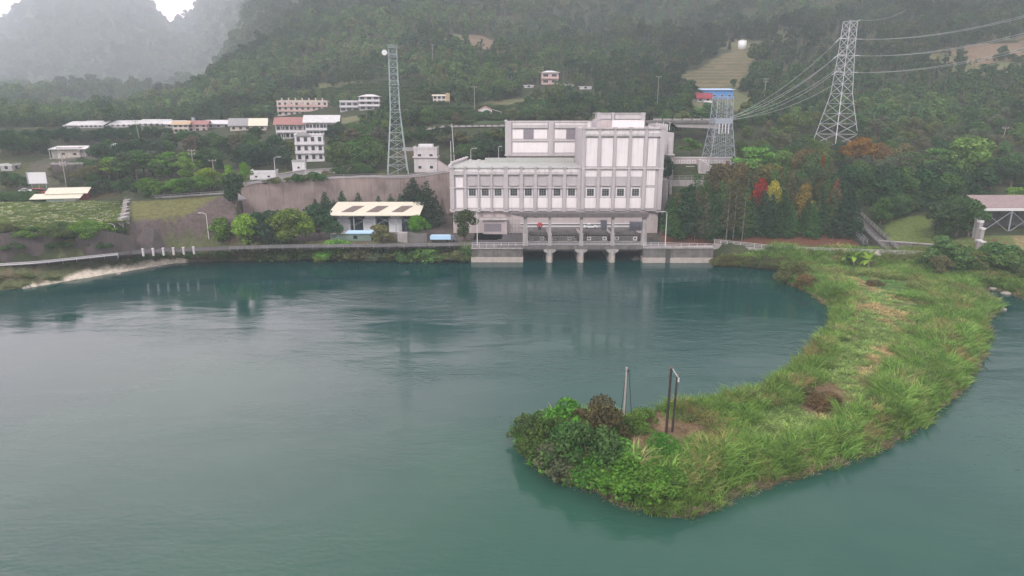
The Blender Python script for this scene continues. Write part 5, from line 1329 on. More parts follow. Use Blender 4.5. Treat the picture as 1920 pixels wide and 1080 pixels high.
# ------------------------------------------------------------------ penstock stair, right shed
def stair(a, b, label, w, off=0):
    a = Vector(a); b = Vector(b); e = thing('slope_stair', label, 'stair', a); d = b - a; sd = Vector((d.y, -d.x, 0)).normalized() * w / 2
    for k in (-1, 1): MB().add([a - a + sd * k * 1.0 - Vector((.25, 0, 1)), b - a + sd * k - Vector((.25, 0, 1)), b - a + sd * k + Vector((.25, 0, -1)), sd * k + Vector((.25, 0, -1)),
        sd * k - Vector((.25, 0, -.5)), b - a + sd * k + Vector((-.25, 0, .5)), b - a + sd * k + Vector((.25, 0, .5)), sd * k + Vector((.25, 0, .5))], [(3, 2, 1, 0), (4, 5, 6, 7), (0, 1, 5, 4), (1, 2, 6, 5), (2, 3, 7, 6), (3, 0, 4, 7)]).build('stringer', M['concd'], e)
    n = int(d.length / .8); st_ = MB()
    for k in range(n): p = d * (k / n); st_.add([p - sd, p + sd, p + sd + d.normalized() * .5, p - sd + d.normalized() * .5], [(0, 1, 2, 3)])
    st_.build('tread', M['conc'], e)
    r = MB()
    for k in (-1, 1):
        for z in (1.0, 1.6): r.bar(sd * k + Vector((0, 0, z)), d + sd * k + Vector((0, 0, z)), .07)
        for q in range(int(d.length / 2.5) + 1): p = d * (q * 2.5 / d.length) + sd * k; r.bar(p, p + Vector((0, 0, 1.6)), .06)
    r.build('handrail', M['rail'], e)
sa, sb = hit(1672, 476), hit(1594, 402)
stair(sa + Vector((0, 0, .5)), sb + Vector((0, 0, .5)), 'wide railed concrete stairway climbing the slope right of the grove', 3.6)
sa, sb = hit(1622, 462), hit(1590, 432)
stair(sa + Vector((0, 0, .5)), sb + Vector((0, 0, .5)), 'short narrow stairway just left of the wide slope stairway', 1.2)
def rightshed():
    Y = 203; x0, x1 = atY(1838, 440, Y)[0], atY(1990, 440, Y)[0]; z = atY(1870, 437, Y)[2]; zt = atY(1870, 392, Y)[2]; o = (x0, Y, z)
    e = thing('open_steel_shed', 'open steel frame shed with white fascia beam at the right edge', 'shed', o)
    MB().box(x0 - 1, x1, Y - 6, Y + 9, z - 3, z).build('floor_slab', M['concl'], e, off=o)
    MB().box(x0 - .3, x1, Y - .5, Y - .1, zt - .5, zt + .4).build('fascia', M['frame'], e, off=o)
    MB().prof([(Y - .4, zt + .4), (Y - .4, zt + .6), (Y + 9, zt + 3.2), (Y + 9, zt + 3.0)], x0 - .3, x1).build('roof', M['rustr'], e, off=o)
    MB().box(x0, x1, Y + 8.4, Y + 8.8, z, zt + 2.4).build('back_wall', M['conc'], e, off=o)
    w = (x1 - x0) / 3
    for k in range(4): MB().box(x0 + w * k - .16, x0 + w * k + .16, Y - .3, Y, z - .5, zt - .5).build('post', M['steel'], e, off=o)
    for k in range(2): MB().bar((x0 + w * k, Y - .15, z + .3), (x0 + w * (k + 1), Y - .15, zt - .7), .11).bar((x0 + w * (k + 1), Y - .2, z + .3), (x0 + w * k, Y - .2, zt - .7), .09).build('brace', M['steel'], e, off=o)
    q = (x0 + w * 1.3, Y + .5, z); e = thing('white_trough', 'long low white trough on the floor of the open steel shed', 'trough', q)
    MB().box(0, 5, 0, .8, 0, .35).build('body', M['whitep'], e); MB().box(.1, 4.9, .1, .7, .35, .45).build('rim', M['concl'], e)
rightshed()
PN = list(range(6))
for px, row, h in ((1823, 438, 6), (1827, 446, 6), (1831, 456, 6.4), (1836, 460, 5), (1831, 477, 4), (1838, 478, 4)):
    p = hit(px, row); e = thing('concrete_post', ('topmost', 'second', 'third', 'fourth', 'lower left', 'lowest right')[PN.pop(0)] + ' weathered white concrete post stepping down beside the open shed', 'post', p, 0, 'concrete posts stepping down by the open shed')
    MB().box(-.5, .5, -.5, .5, -1, h * .9).build('shaft', M['concl'], e); MB().box(-.65, .65, -.65, .65, h * .9, h).build('cap', M['frame'], e)
wallrun('low_wall', 'low dark retaining wall at the foot of the bright lawn', [tuple(hit(1645, 462) + Vector((0, 0, 1.5))), tuple(hit(1760, 470) + Vector((0, 0, 1.4)))], 3, .4, M['conc'], M['concl'], 'low wall')

# rocks at the waterline
rp = [(50, 541, 1.2), (225, 520, .8), (1640, 478, 2.2), (1878, 582, 1.0), (1010, 858, .6), (1066, 902, .6), (1886, 553, 1.2), (1860, 545, 1.0), (300, 503, .7)]
lb = ['flat pale rock at the far left beach', 'small rock in the water off the beach', 'large boulder below the stair beside the banana plants', 'low rock off the right point of the spit', 'grey rock at the left tip of the spit', 'grey rock under the front left bushes of the spit', 'rock on the right inlet shore', 'darker rock beside the inlet water', 'small rock at the beach right end']
for (px, row, s), l in zip(rp, lb):
    p = hit(px, row); p[2] = max(p[2], -.05); b = MB().ball((0, 0, 0), s, 10, 7, .55); e_ = b.build('rock', M['rock'], None, True); e_.location = p
    me = e_.data; rg = np.random.default_rng(int(px))
    for v in me.vertices: v.co *= 1 + rg.uniform(-.18, .18)
    tag(e_, l, 'rock')
# ------------------------------------------------------------------ individual trees and shrubs
DK, MD, BR, LM, OL = (.042, .096, .050), (.070, .14, .052), (.13, .25, .045), (.20, .32, .05), (.12, .14, .06)
GY, RB, YL, RD, OR = (.11, .13, .085), (.14, .09, .055), (.38, .32, .05), (.27, .035, .022), (.34, .14, .04)
def T(key, px, row, hpx, label, color, cat=None, wx=1.0, group=None, name=None, Y=None, z=None):
    p = hit(px, row) if Y is None else atY(px, row, Y)
    if z is not None: p[2] = z
    h = atY(px, row - hpx, p[1])[2] - p[2]
    if cat is None: cat = 'shrub' if key.startswith('shrub') else 'tree'
    if key.startswith('shrub'): name = name or 'shrub'
    return plant(key, px, row, h, label, cat, name, color, group, wx, pos=p)
def nth(i, n):
    w = ['first', 'second', 'third', 'fourth', 'fifth', 'sixth', 'seventh', 'eighth', 'ninth', 'tenth', 'eleventh', 'twelfth', 'thirteenth', 'fourteenth', 'fifteenth', 'sixteenth', 'seventeenth', 'eighteenth', 'nineteenth', 'twentieth']
    return ('leftmost' if i == 1 else 'rightmost' if i == n else (w[i - 1] if i <= 20 else 'twenty ' + w[i - 21]) + ' from left')
def PL(key, p, h, label, color, group, wx):
    return plant(key, 0, 0, h, label, 'tree', None, color, group, wx, pos=p)
# left quay, bright trees
T('broad0', 422, 462, 56, 'bright green tree at the left end of the quay tree row', BR, wx=1.5)
T('cone1', 524, 452, 60, 'dark rounded tree behind the bright quay trees', DK, wx=1.6)
T('broad3', 488, 450, 54, 'second dark tree tucked behind the bright quay trees', DK, wx=1.4)
T('broad1', 628, 452, 40, 'low dark tree at the shed roof left corner', DK, wx=1.3)
T('broad1', 466, 468, 70, 'bright yellow green tree second from the left in the quay row', LM, wx=1.15)
T('broad2', 545, 462, 74, 'broad bright green tree in the middle of the quay row', BR, wx=1.6)
T('broad3', 574, 455, 60, 'bright lime edged tree touching the dark trees left of the shed', LM, wx=1.15)
T('broad1', 784, 447, 46, 'round bright green tree at the right end of the equipment shed', (.10, .24, .02), wx=1.25)
T('broad2', 873, 456, 66, 'dark green leafy tree on the quay left of the tailrace', (0.075, 0.120, 0.060), wx=1.05)
T('layer0', 716, 470, 52, 'dull olive tree with pale trunk in front of the workshop', (0.150, 0.165, 0.075), wx=1.0)
T('broad0', 505, 460, 68, 'dark tree between the bright quay trees', DK, wx=1.3)
T('broad3', 600, 448, 68, 'large dark tree at the left side of the equipment shed', DK, wx=1.1)
T('broad2', 443, 388, 66, 'tall dark green tree at the left end of the long retaining wall', (0.045, 0.098, 0.045), wx=1.0)
T('broad1', 462, 352, 50, 'bright green topped tree left of the low white building', BR, wx=.8)
T('broad0', 430, 352, 46, 'yellow green tree beside the bright topped tree', LM, wx=.8)
CR = ((590, 372), (608, 358), (625, 374), (640, 357), (655, 375), (671, 361), (690, 378), (709, 366), (732, 363), (750, 362))
for i, (px, top) in enumerate(CR):
    s_ = sx(px); Y_ = float(Yw(s_)) - 4.5; z_ = g1(s_ * Y_, Y_)
    h_ = atY(px, top, Y_)[2] - z_; p_ = (atY(px, top, Y_)[0], Y_, z_)
    PL('cone%d' % (i % 3), p_, h_, nth(i + 1, len(CR)) + ' pointed dark conifer between the shed roof and the long retaining wall', DK, 'pointed conifers behind the shed', 1.15)
T('cone1', 776, 408, 76, 'biggest dark conifer right of the shed roof', (0.030, 0.063, 0.042), wx=1.5)
T('cone2', 802, 424, 84, 'dark conifer nearest the left corner of the powerhouse', (0.033, 0.069, 0.045), wx=1.35)
T('cone0', 755, 402, 56, 'dark conifer left of the biggest one', DK, wx=1.3)
# bank shrubs below the quay
bk = [(240, 498, 16, OL), (268, 490, 14, MD), (300, 486, 16, MD), (335, 486, 18, OL), (365, 486, 18, MD), (395, 485, 20, OL), (425, 486, 24, MD), (455, 487, 26, OL), (487, 487, 28, OL), (515, 488, 26, MD), (545, 487, 24, OL),
      (572, 487, 26, MD), (602, 486, 28, OL), (630, 486, 34, BR), (655, 487, 26, OL), (684, 488, 30, (0.120, 0.120, 0.068)), (742, 488, 24, OL), (768, 488, 26, MD), (798, 490, 30, (0.105, 0.240, 0.060)), (826, 489, 26, MD), (852, 488, 26, OL), (874, 488, 26, MD), (716, 488, 24, GY)]
for i, (px, row, h, c) in enumerate(bk):
    T('shrub%d' % (i % 3), px, row - 1, h, ('bright green shrub at the waterline right of the workshop' if px == 798 else 'bright shrub on the bank below the workshop' if px == 630 else nth(1 + sorted(q_[0] for q_ in bk if q_[0] not in (798, 630)).index(px), len(bk) - 2) + ' low waterline shrub between the sand strip and the tailrace'), tuple(v * 1.35 for v in c), wx=1.35, group=None if px in (798, 630) else 'waterline shrubs below the quay')
for i, (px, row, h) in enumerate(((630, 470, 14), (664, 472, 14), (760, 470, 14), (800, 470, 12), (840, 470, 13), (560, 474, 14), (520, 474, 16), (480, 476, 14))):
    T('shrub%d' % (i % 3), px, row, h, nth(1 + sorted((630, 664, 760, 800, 840, 560, 520, 480)).index(px), 8) + ' small shrub high on the bank below the quay railing', OL, wx=1.5, group='upper bank shrubs below the railing')
# slope above the left road
rngp = random.Random(3)
def band(pts, key, hrange, cols, label, group, n, wx=(1.0, 1.3)):
    """n plants spread along a polyline band of reference points ((px,row),(px,row)...), jittered"""
    sp_ = abs(pts[-1][0] - pts[0][0]) / n * .4
    for i in range(n):
        f = (i + .5) / n * (len(pts) - 1); k = min(int(f), len(pts) - 2); f -= k
        a, b = pts[k], pts[k + 1]; j = a[2] if len(a) > 2 else 4
        px = a[0] + (b[0] - a[0]) * f + rngp.uniform(-sp_, sp_); row = a[1] + (b[1] - a[1]) * f + rngp.uniform(-j, j)
        ky = key[rngp.randrange(len(key))]
        T(ky, px, row, rngp.uniform(*hrange), nth(i + 1, n) + ' ' + label, cols[rngp.randrange(len(cols))], wx=rngp.uniform(*wx), group=group)
B = ['broad0', 'broad1', 'broad2', 'broad3']; Lr = ['layer0', 'layer1'] ; SH = ['shrub0', 'shrub1', 'shrub2']; CN = ['cone0', 'cone1', 'cone2']
band([(5, 448, 4), (235, 442, 5)], SH, (14, 30), [MD, OL, BR], 'shrub on the field rim above the dark retaining wall', 'shrubs on the field rim', 13, (1.3, 1.9))
band([(20, 472, 5), (225, 462, 5)], SH, (10, 18), [MD, OL], 'creeper tuft hanging over the dark retaining wall', 'creepers on the dark wall', 8, (1.4, 2.0))
band([(0, 272, 4), (320, 262, 4)], B, (22, 32), [DK, DK, (0.068, 0.120, 0.075)], 'dark tree in the belt before the white roofed village row', 'dark tree belt before the village', 26, (1.1, 1.4))
band([(0, 292, 5), (90, 290, 4)], B, (34, 46), [DK, MD], 'dark tree left of the white bungalow', 'trees left of the bungalow', 6, (1.1, 1.4))
band([(175, 300, 5), (330, 290, 5)], B, (28, 40), [DK, MD, (0.068, 0.105, 0.060)], 'mid green tree on the slope right of the bungalow', 'trees right of the bungalow', 12, (1.1, 1.4))
band([(190, 335, 6), (410, 330, 6)], B + Lr, (30, 56), [MD, GY, BR, (0.075, 0.128, 0.060)], 'full green tree on the slope between the field and the village', 'slope trees below the village', 20, (1.1, 1.4))
band([(340, 285, 5), (520, 300, 5)], B, (32, 46), [DK, (0.150, 0.165, 0.105), MD], 'large dull green tree in front of the village houses', 'large trees before the village', 14, (1.1, 1.3))
band([(440, 312, 4), (545, 316, 4)], B, (38, 50), [DK, (0.045, 0.083, 0.053)], 'dark tree left of the three storey white house', 'dark trees beside the three storey house', 7, (1.1, 1.3))
band([(165, 368, 4), (260, 362, 5)], B + SH, (18, 36), [MD, DK, OL], 'green tree on the slope right of the dark red house', 'trees right of the dark red house', 8, (1.1, 1.4))
band([(268, 371, 3), (405, 357, 3)], B, (22, 36), [BR, MD, (0.105, 0.195, 0.045)], 'bright leafy tree along the lane above the grass slope', 'trees along the lane above the grass slope', 12, (1.4, 1.8))
T('broad2', 392, 356, 44, 'largest bright tree at the right end of the lane above the grass slope', LM, wx=1.4)
band([(0, 352, 3), (60, 350, 3)], B, (20, 34), [MD, GY], 'tree behind the parked cars at the left edge', 'trees behind the parked cars', 4)
band([(150, 312, 8), (190, 345, 6)], SH, (14, 24), [MD, OL, GY], 'scrubby bush on the bare slope below the white bungalow', 'scrub below the bungalow', 7, (1.3, 1.9))
band([(95, 318, 3), (150, 350, 8)], SH, (9, 15), [OL, GY], 'low weed tuft beside the rough brown wall', 'weeds by the brown wall', 6, (1.3, 1.9))
band([(5, 376, 2), (70, 376, 2)], SH, (12, 18), [MD], 'low shrub between the parked cars and the field', 'shrubs by the parked cars', 5, (1.5, 2))
band([(628, 322, 4), (705, 318, 4)], B, (50, 66), [(0.075, 0.150, 0.053), (0.090, 0.165, 0.060), MD], 'large green tree left of the communication mast', 'green trees left of the mast', 8, (1.1, 1.35))
band([(650, 286, 4), (715, 282, 4)], B + Lr, (34, 50), [(0.120, 0.165, 0.068), MD, GY], 'tree behind the green trees near the mast', 'trees behind the mast group', 6)
band([(615, 262, 4), (720, 262, 4)], B, (24, 38), [MD, DK, GY], 'tree on the slope right of the row houses', 'trees right of the row houses', 8)
band([(765, 268, 5), (845, 262, 5)], B, (22, 34), [DK, MD], 'tree behind the gatehouse roof', 'trees behind the gatehouse', 6)
band([(850, 296, 4), (945, 292, 4)], B + SH, (20, 36), [MD, DK, (0.090, 0.150, 0.053)], 'tree on the slope between the gatehouse and the powerhouse', 'slope trees beside the powerhouse', 9, (1.2, 1.5))
band([(840, 270, 5), (945, 262, 5)], SH + B, (14, 24), [MD, OL, GY], 'scrubby tree below the hillside road barrier', 'scrub below the hillside road', 9, (1.4, 1.8))
band([(488, 350, 1), (600, 340, 1)], SH, (10, 20), [OL, MD, (0.150, 0.180, 0.060)], 'small bush beside the upper lane', 'bushes beside the upper lane', 8, (1.2, 1.5))
band([(610, 332, 1), (700, 326, 1)], SH + ['broad1'], (12, 22), [MD, OL], 'small tree at the edge of the upper lane near the mast', 'small trees by the upper lane', 5, (1.2, 1.5))
band([(790, 222, 3), (935, 224, 3)], B, (14, 24), [(0.053, 0.105, 0.060), MD], 'dense dark green tree on the terrace around the orange roofed house', 'terrace trees round the orange roofed house', 11, (1.3, 1.7))
T('broad0', 1252, 346, 54, 'dense dark ivy covered tree at the right rear of the powerhouse', (0.045, 0.083, 0.045), wx=.9, Y=243, z=21.5)
T('layer0', 1292, 297, 42, 'flat topped bright green tree behind the terrace wall', (0.105, 0.195, 0.045), wx=1.0)
T('broad2', 1387, 300, 38, 'round mid green tree just right of the gantry tower', (0.068, 0.135, 0.045), wx=1.1)
T('layer1', 1418, 338, 66, 'wide light green tree above the grove right of the gantry tower', (0.165, 0.285, 0.068), wx=1.25)
T('broad3', 1462, 338, 58, 'yellowish green tree right of the wide light green one', (0.150, 0.210, 0.060), wx=1.1)
T('broad1', 1610, 322, 68, 'golden brown tree at the foot of the pylon', (.22, .13, .03), wx=1.2)
T('broad3', 1648, 318, 52, 'dull orange tree right of the golden brown one', (0.240, 0.165, 0.068), wx=1.1)
T('broad0', 1690, 330, 64, 'thin brownish tree with pale trunks right of the pylon', (0.165, 0.150, 0.083), wx=1.0)
T('broad3', 1421, 422, 90, 'bright red tree in the middle of the grove', RD, wx=.5)
T('broad1', 1446, 420, 86, 'yellow leaved tree beside the bright red tree', YL, wx=.52)
T('cone1', 1536, 362, 74, 'orange red tipped conifer below the pylon', (.22, .065, .025), wx=.75)
T('cone0', 1558, 432, 98, 'reddish brown conifer near the right end of the grove', (0.180, 0.083, 0.057), wx=.8)
T('broad0', 1505, 425, 84, 'yellow mottled tree in the right half of the grove', (0.195, 0.180, 0.053), wx=.75)
T('broad2', 1812, 352, 100, 'large bright green layered tree on the right slope', (.15, .26, .075), wx=1.15)
T('layer1', 1742, 340, 66, 'mid green layered tree left of the large bright layered one', (0.090, 0.180, 0.060), wx=1.2)
T('layer0', 1900, 392, 44, 'light green layered tree above the open steel shed', (0.150, 0.255, 0.060), wx=1.2)
for i, (px, row, h) in enumerate(((1262, 446, 76), (1290, 440, 92), (1318, 444, 84), (1348, 438, 98), (1256, 430, 62))):
    T(CN[i % 3] if i != 1 else 'broad0', px, row, h, nth(1 + (1256, 1262, 1290, 1318, 1348).index(px), 5) + ' full dark tree behind the slender trunks at the left of the grove', (MD, DK, GY)[i % 3], wx=1.15, group='full trees at the left of the grove')
T('banana', 1600, 502, 34, 'banana plant with wide arching leaves at the root of the spit', (0.165, 0.285, 0.060), 'banana plant', name='banana_plant', group=None)
T('banana', 1627, 506, 30, 'smaller banana plant right of the first one on the spit', (0.180, 0.285, 0.060), 'banana plant', name='banana_plant')
T('banana', 1584, 498, 26, 'banana plant at the left of the clump on the spit', (0.150, 0.255, 0.060), 'banana plant', name='banana_plant')
# grove of conifers right of the powerhouse
band([(1262, 440, 5), (1590, 440, 5)], CN, (58, 96), [MD, DK, (0.042, 0.083, 0.045), (0.045, 0.090, 0.045)], 'dark conifer in the front row of the grove', 'front row conifers of the grove', 17, (.95, 1.25))
band([(1275, 415, 5), (1580, 412, 5)], CN + ['slim0', 'slim1', 'broad1'], (64, 98), [DK, (0.053, 0.083, 0.045), (0.112, 0.105, 0.060), MD], 'conifer in the second row of the grove', 'second row conifers of the grove', 17, (.85, 1.1))
band([(1320, 385, 5), (1580, 382, 6)], CN + B, (62, 88), [MD, (0.120, 0.112, 0.068), DK, (0.150, 0.135, 0.060), (0.075, 0.105, 0.060)], 'mixed tree at the back of the grove', 'back row trees of the grove', 14, (.8, 1.0))
for i, (px, h) in enumerate(((1268, 92), (1302, 98), (1361, 112), (1374, 118), (1391, 104))):
    T('slim%d' % (i % 2), px, 452 + (i % 3), h, nth(1 + sorted((1268, 1302, 1361, 1374, 1391)).index(px), 5) + ' slender pale trunked conifer at the front of the grove', (0.105, 0.120, 0.068), group='slender pale trunked conifers', wx=.95)
band([(1330, 360, 4), (1400, 362, 4)], ['slim0', 'slim1', 'cone0'], (44, 62), [OR[:3], (0.210, 0.150, 0.060), (0.150, 0.120, 0.068)], 'rusty brown conifer behind the left part of the grove', 'rusty brown conifers', 6, (.9, 1.2))
band([(1480, 352, 6), (1560, 350, 6)], ['slim0', 'slim1', 'broad2'], (54, 76), [(0.135, 0.128, 0.075), MD, (0.150, 0.128, 0.075)], 'grey brown thin tree below the pylon', 'thin trees below the pylon', 7, (.9, 1.1))
band([(1600, 385, 8), (1830, 392, 8)], B + CN, (66, 96), [DK, (0.045, 0.090, 0.048), MD], 'dark dense tree between the slope stairway and the open shed', 'dense trees on the right slope', 17, (1.0, 1.3))
band([(1640, 420, 3), (1700, 405, 3)], B, (34, 52), [MD, DK], 'small dark tree beside the bright lawn', 'trees beside the lawn', 5, (1.1, 1.3))
band([(1750, 448, 5), (1825, 440, 5)], B, (60, 84), [(0.053, 0.105, 0.045), MD], 'leafy tree right of the lawn', 'leafy trees right of the lawn', 5, (1.0, 1.25))
band([(1600, 345, 6), (1800, 345, 6)], B + Lr, (44, 66), [(0.090, 0.135, 0.060), MD, GY], 'mid green tree behind the dense slope trees', 'mid slope trees on the right', 13, (1.1, 1.3))
band([(1840, 350, 8), (1930, 352, 8)], B, (44, 66), [MD, DK, (0.075, 0.120, 0.060)], 'tree on the slope at the right edge', 'trees at the right edge', 6, (1.1, 1.3))
band([(1770, 500, 8), (1930, 510, 10)], SH + ['broad0'], (24, 46), [MD, (0.090, 0.165, 0.053), OL], 'tangled bush on the right bank below the open shed', 'bushes below the open shed', 13, (1.2, 1.5))
T('layer1', 1772, 512, 72, 'bushy tree with light leaves left of the concrete posts', (0.105, 0.180, 0.068), wx=.9)
T('broad2', 1760, 520, 44, 'brownish bush below the light leaved bushy tree', (0.150, 0.150, 0.090), wx=1.2)
# highway side and mid slopes: grid of single trees between 262 m and 322 m
def midtrees():
    cand = []
    for ri, y in enumerate(np.arange(264, 322, 9.0)):
        for x in np.arange(-.95 * y, .95 * y, 9.5):
            xx = x + rngp.uniform(-3, 3); yy = y + rngp.uniform(-3, 3); s = xx / yy
            if abs(s) > .84 or (298 < yy < 312 and s < .22): continue
            if -.41 < s < .235 and yy < 285: continue
            if .235 < s < .36 and yy < 300: continue
            if -.42 < s < -.12 and yy < 290: continue
            if any((xx - a) ** 2 + (yy - b) ** 2 < c * c for a, b, c in NOF): continue
            if inpoly(np.array([xx]), np.array([yy]), Z_town)[0] or inpoly(np.array([xx]), np.array([yy]), Z_slope)[0]: continue
            if -.84 < s < -.42: continue
            cand.append((ri, s > .2, xx, yy))
    for side in (True, False):
        for ri in range(7):
            row = sorted(c for c in cand if c[0] == ri and c[1] == side)
            row.sort(key=lambda c: c[2] / c[3])
            for i, (_, _, xx, yy) in enumerate(row):
                where = 'hillside tree right of the gantry tower' if side else 'hillside tree behind the powerhouse'
                lab = '%s %s, %s row up' % (nth(i + 1, len(row)), where, ('first', 'second', 'third', 'fourth', 'fifth', 'sixth', 'seventh')[ri])
                plant(rngp.choice(B + B + Lr), 0, 0, rngp.uniform(5.5, 9), lab, 'tree', None, rngp.choice([MD, (.10, .17, .065), (.13, .15, .09), (.12, .18, .06), (.05, .10, .05)]),
                      'trees on the right hillside' if side else 'trees on the hillside behind the powerhouse', rngp.uniform(1.1, 1.4), pos=(xx, yy, g1(xx, yy)))
midtrees()

# bushes of the spit
tipb = [(1000, 832, 56, 'bushy green shrub at the very left tip of the spit', MD, 1.1), (1030, 850, 60, 'dense green shrub behind the left tip of the spit', (0.075, 0.150, 0.045), 1.1), (1060, 818, 62, 'tallest bright green bush on the left part of the spit', (0.090, 0.210, 0.045), .95),
        (1118, 830, 76, 'round brown leaved bush left of the pale spit pole', (.10, .095, .05), .85), (1100, 880, 78, 'large dark green bush at the left front of the spit', (0.068, 0.150, 0.045), 1.1), (1052, 882, 50, 'low grey green bush on the left front edge of the spit', (0.120, 0.150, 0.083), 1.3),
        (1150, 812, 40, 'small dark shrub at the foot of the pale spit pole', (0.060, 0.135, 0.038), 1.2), (1138, 905, 52, 'mid green bush at the front of the spit next to the large dark one', (0.075, 0.180, 0.038), 1.4),
        (1185, 915, 50, 'leafy bright bush on the front edge of the spit below the brown patch', (0.090, 0.225, 0.038), 1.5), (1075, 850, 56, 'green bush between the tip and the brown leaved bush', MD, 1.2), (1015, 812, 36, 'small shrub on the rear edge of the spit tip', MD, 1.2),
        (1235, 925, 46, 'leafy bush on the front rim below the two dark poles', (0.105, 0.225, 0.045), 1.5), (1245, 850, 34, 'small green bush at the foot of the dark poles', (0.090, 0.210, 0.045), 1.2), (1205, 800, 30, 'low bush behind the pale spit pole', (0.105, 0.195, 0.045), 1.4)]
for i, (px, row, h, lb_, c, w) in enumerate(tipb): T('shrub%d' % (i % 3), px, row, h, lb_, c, wx=w)
T('shrub1', 1488, 528, 34, 'dull rounded bush where the spit leaves the far bank', (0.135, 0.150, 0.068), wx=1.2)
T('shrub0', 1512, 540, 26, 'brownish low bush beside the dull rounded bush', (0.180, 0.135, 0.075), wx=1.2)
T('shrub2', 1500, 520, 22, 'small olive bush on the inner edge of the spit root', OL, wx=1.4)
for i, (px, row, h) in enumerate(((1360, 500, 22), (1385, 500, 20), (1410, 501, 20), (1436, 503, 20), (1345, 499, 16), (1462, 508, 22))):
    T('shrub%d' % (i % 3), px, row - 2, h, nth(1 + sorted((1360, 1385, 1410, 1436, 1345, 1462)).index(px), 6) + ' scrubby shrub on the bank under the path railing', OL, wx=1.4, group='bank shrubs under the path railing')
for px, row, h, lb_ in ((1640, 536, 12, 'small brown heap of dead brush on the upper spit'), (1545, 762, 26, 'brown dead brush pile on the outer part of the spit'), (1520, 748, 20, 'lower brown brush beside the brush pile')):
    T('shrub1', px, row, h, lb_, (.13, .10, .07), wx=1.7)

# ------------------------------------------------------------------ grass and reeds of the spit and banks
def grass():
    n = 62000
    xs = rng.uniform(-6, 178, n); ys = rng.uniform(64, 200, n)
    d = sdist(xs, ys); z = G(xs, ys); s = xs / ys
    nn = fbm(xs / 7, ys / 7, 3); n3 = fbm(xs / 16 + 30, ys / 16, 3); n4 = fbm(xs / 2.5, ys / 2.5, 2)
    u = np.array([sx(a) for a in ()])
    b1 = inpoly(xs, ys, Z_brown1); b2 = inpoly(xs, ys, Z_brown2)
    lowY = np.interp(s, [sx(240), sx(885), sx(1340), sx(1730), sx(1850), sx(2300)], [190, 196, 202, 196, 182, 165])
    ctr = zone([(1350, 800), (1500, 730), (1560, 640), (1600, 560), (1600, 520), (1700, 530), (1720, 600), (1660, 700), (1590, 780), (1430, 830)])
    inner = inpoly(xs + n4 * 9 + nn * 10, ys + n3 * 14 + n4 * 5, ctr)
    tall = []
    low = []
    for i in range(n):
        if d[i] < .15 or ys[i] > lowY[i] or xs[i] < -6: continue
        if xs[i] < 8 and ys[i] > 120: continue
        if (b1[i] or b2[i]):
            q = rng.random()
            if q < .75: low.append((xs[i], ys[i], z[i], rng.uniform(0, 6.28), .9, rng.uniform(.35, .8), 4, *((.20, .14, .085) if q < .35 else (.30, .24, .15) if q < .6 else (.12, .08, .055))))
            continue
        v = rng.uniform(.95, 1.45) * (1 + nn[i] * .9); edge = d[i] < 5.5
        green = np.array([.135, .235, .062]) if n3[i] > -.12 else np.array([.18, .235, .085])
        if inner[i]:
            if nn[i] > .10: green = np.array([.33, .27, .15])
            else: green = np.array([.20, .30, .105]) if n3[i] > 0 else np.array([.15, .28, .10])
            if rng.random() < .35: continue
            k = rng.choice([2, 3, 4]); sc = rng.uniform(.7, 1.1) * (1 + max(0, n4[i]))
            low.append((xs[i], ys[i], z[i], rng.uniform(0, 6.28), sc, sc * rng.uniform(.7, 1.1), k, *(green * v))); continue
        if d[i] < 1.1 and rng.random() < .75:
            c = np.array([.23, .20, .14]); low.append((xs[i], ys[i], z[i], rng.uniform(0, 6.28), .9, rng.uniform(.7, 1.1), rng.choice([2, 3, 3]), *(c * v))); continue
        if s[i] < .22 and ys[i] < 95 and rng.random() < .45:
            k = 5 if n4[i] > -.02 else rng.integers(0, 3); green = green * np.array([.62, .85, .7]); sc = rng.uniform(.8, 1.3)
        else:
            k = rng.integers(0, 3); sc = rng.uniform(.6, 1.05) * (1 + nn[i] * .8)
        if n4[i] < -.14: green = np.array([.24, .21, .10])
        if rng.random() < .06: green = np.array([.22, .20, .12])
        low.append((xs[i], ys[i], z[i], rng.uniform(0, 6.28), sc * 1.15, sc * rng.uniform(.75, 1.35) * (1.25 if d[i] < 9 else 1), k, *(green * v * (1.15 if rng.random() < .3 else 1))))
    return low
gl = grass()
gcut = lambda f: [g for g in gl if f(g)]
scatter('tall_grass', gcut(lambda g: g[6] < 2 or g[6] == 5), [GP[0], GP[1], GP[5]] if False else GP)
GP2 = [fastmesh_o.copy() for fastmesh_o in GP]
scatter('short_grass', gcut(lambda g: 2 <= g[6] < 5), GP2)
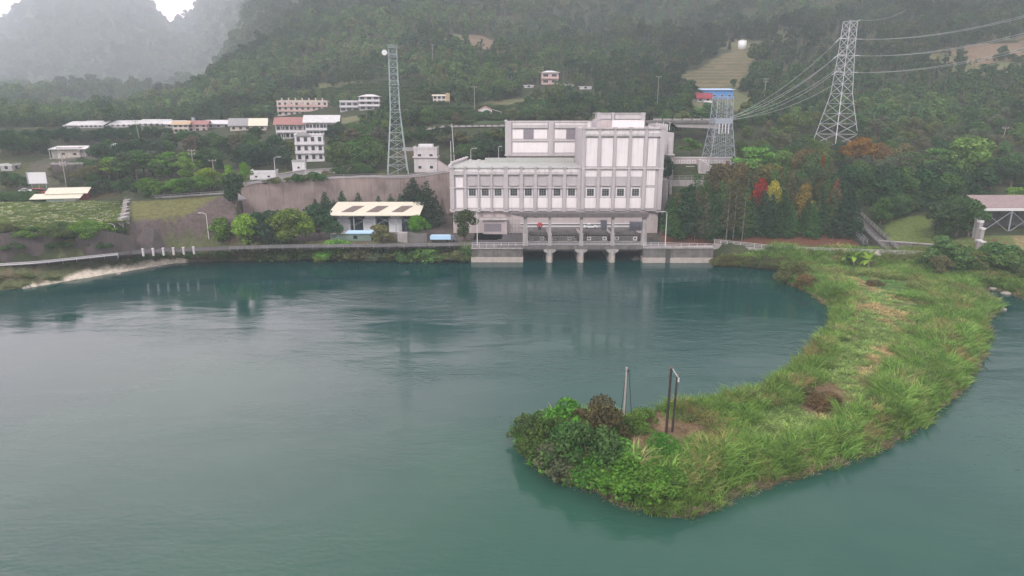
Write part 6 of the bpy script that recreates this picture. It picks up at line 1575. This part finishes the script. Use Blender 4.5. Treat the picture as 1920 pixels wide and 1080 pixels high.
def bankgrass():
    pts = []
    n = 9000; ss = rng.uniform(sx(-60), sx(885), n); ys = rng.uniform(165, 206, n); xs = ss * ys; d = sdist(xs, ys); z = G(xs, ys)
    ry = np.interp(ss, [sx(a) for a, b in RP], [b for a, b in RP])
    for i in range(n):
        if d[i] < .5 or ys[i] > ry[i] - .4: continue
        if ss[i] < sx(335) and d[i] < 3.5 and rng.random() < .8: continue
        v = rng.uniform(.7, 1.2); c = [(.10, .15, .05), (.14, .16, .07), (.17, .15, .09)][rng.choice(3, p=[.5, .3, .2])]
        pts.append((xs[i], ys[i], z[i], rng.uniform(0, 6.28), 1.0, rng.uniform(.5, .9), rng.choice([2, 3, 5]), c[0] * v, c[1] * v, c[2] * v))
    n = 7000; pf = np.array(Z_field); xs = rng.uniform(pf[:, 0].min(), pf[:, 0].max(), n); ys = rng.uniform(pf[:, 1].min(), pf[:, 1].max(), n); ok = inpoly(xs, ys, Z_field); z = G(xs, ys); nn = fbm(xs / 9, ys / 9, 3)
    for i in np.nonzero(ok)[0]:
        v = rng.uniform(.8, 1.2) * (1 + nn[i]); w = rng.random() < .10
        c = (.5, .5, .4) if w else (.15, .21, .075)
        pts.append((xs[i], ys[i], z[i], rng.uniform(0, 6.28), 1.1 if not w else .5, .8 if not w else .9, 5, c[0] * v, c[1] * v, c[2] * v))
    n = 3500; xs = rng.uniform(-170, 130, n); ys = rng.uniform(196, 262, n); ok = inpoly(xs, ys, Z_grassL) | inpoly(xs, ys, Z_slope); z = G(xs, ys)
    for i in np.nonzero(ok)[0]: pts.append((xs[i], ys[i], z[i], rng.uniform(0, 6.28), .9, .5, 4, .15, .17, .07))
    n = 9000; xs = rng.uniform(-140, 60, n); ys = rng.uniform(315, 520, n); ok = inpoly(xs, ys, Z_terr2) | inpoly(xs, ys, Z_tea); z = G(xs, ys); rowy = np.sin(z * 2.6) > -.2
    for i in np.nonzero(ok & rowy)[0]: pts.append((xs[i], ys[i], z[i], rng.uniform(0, 6.28), 1.8, 1.3, 5, .07, .12, .055))
    return pts
scatter('ground_plants', bankgrass(), [o_.copy() for o_ in GP])
scatter('hillside_forest', forest(), FP)
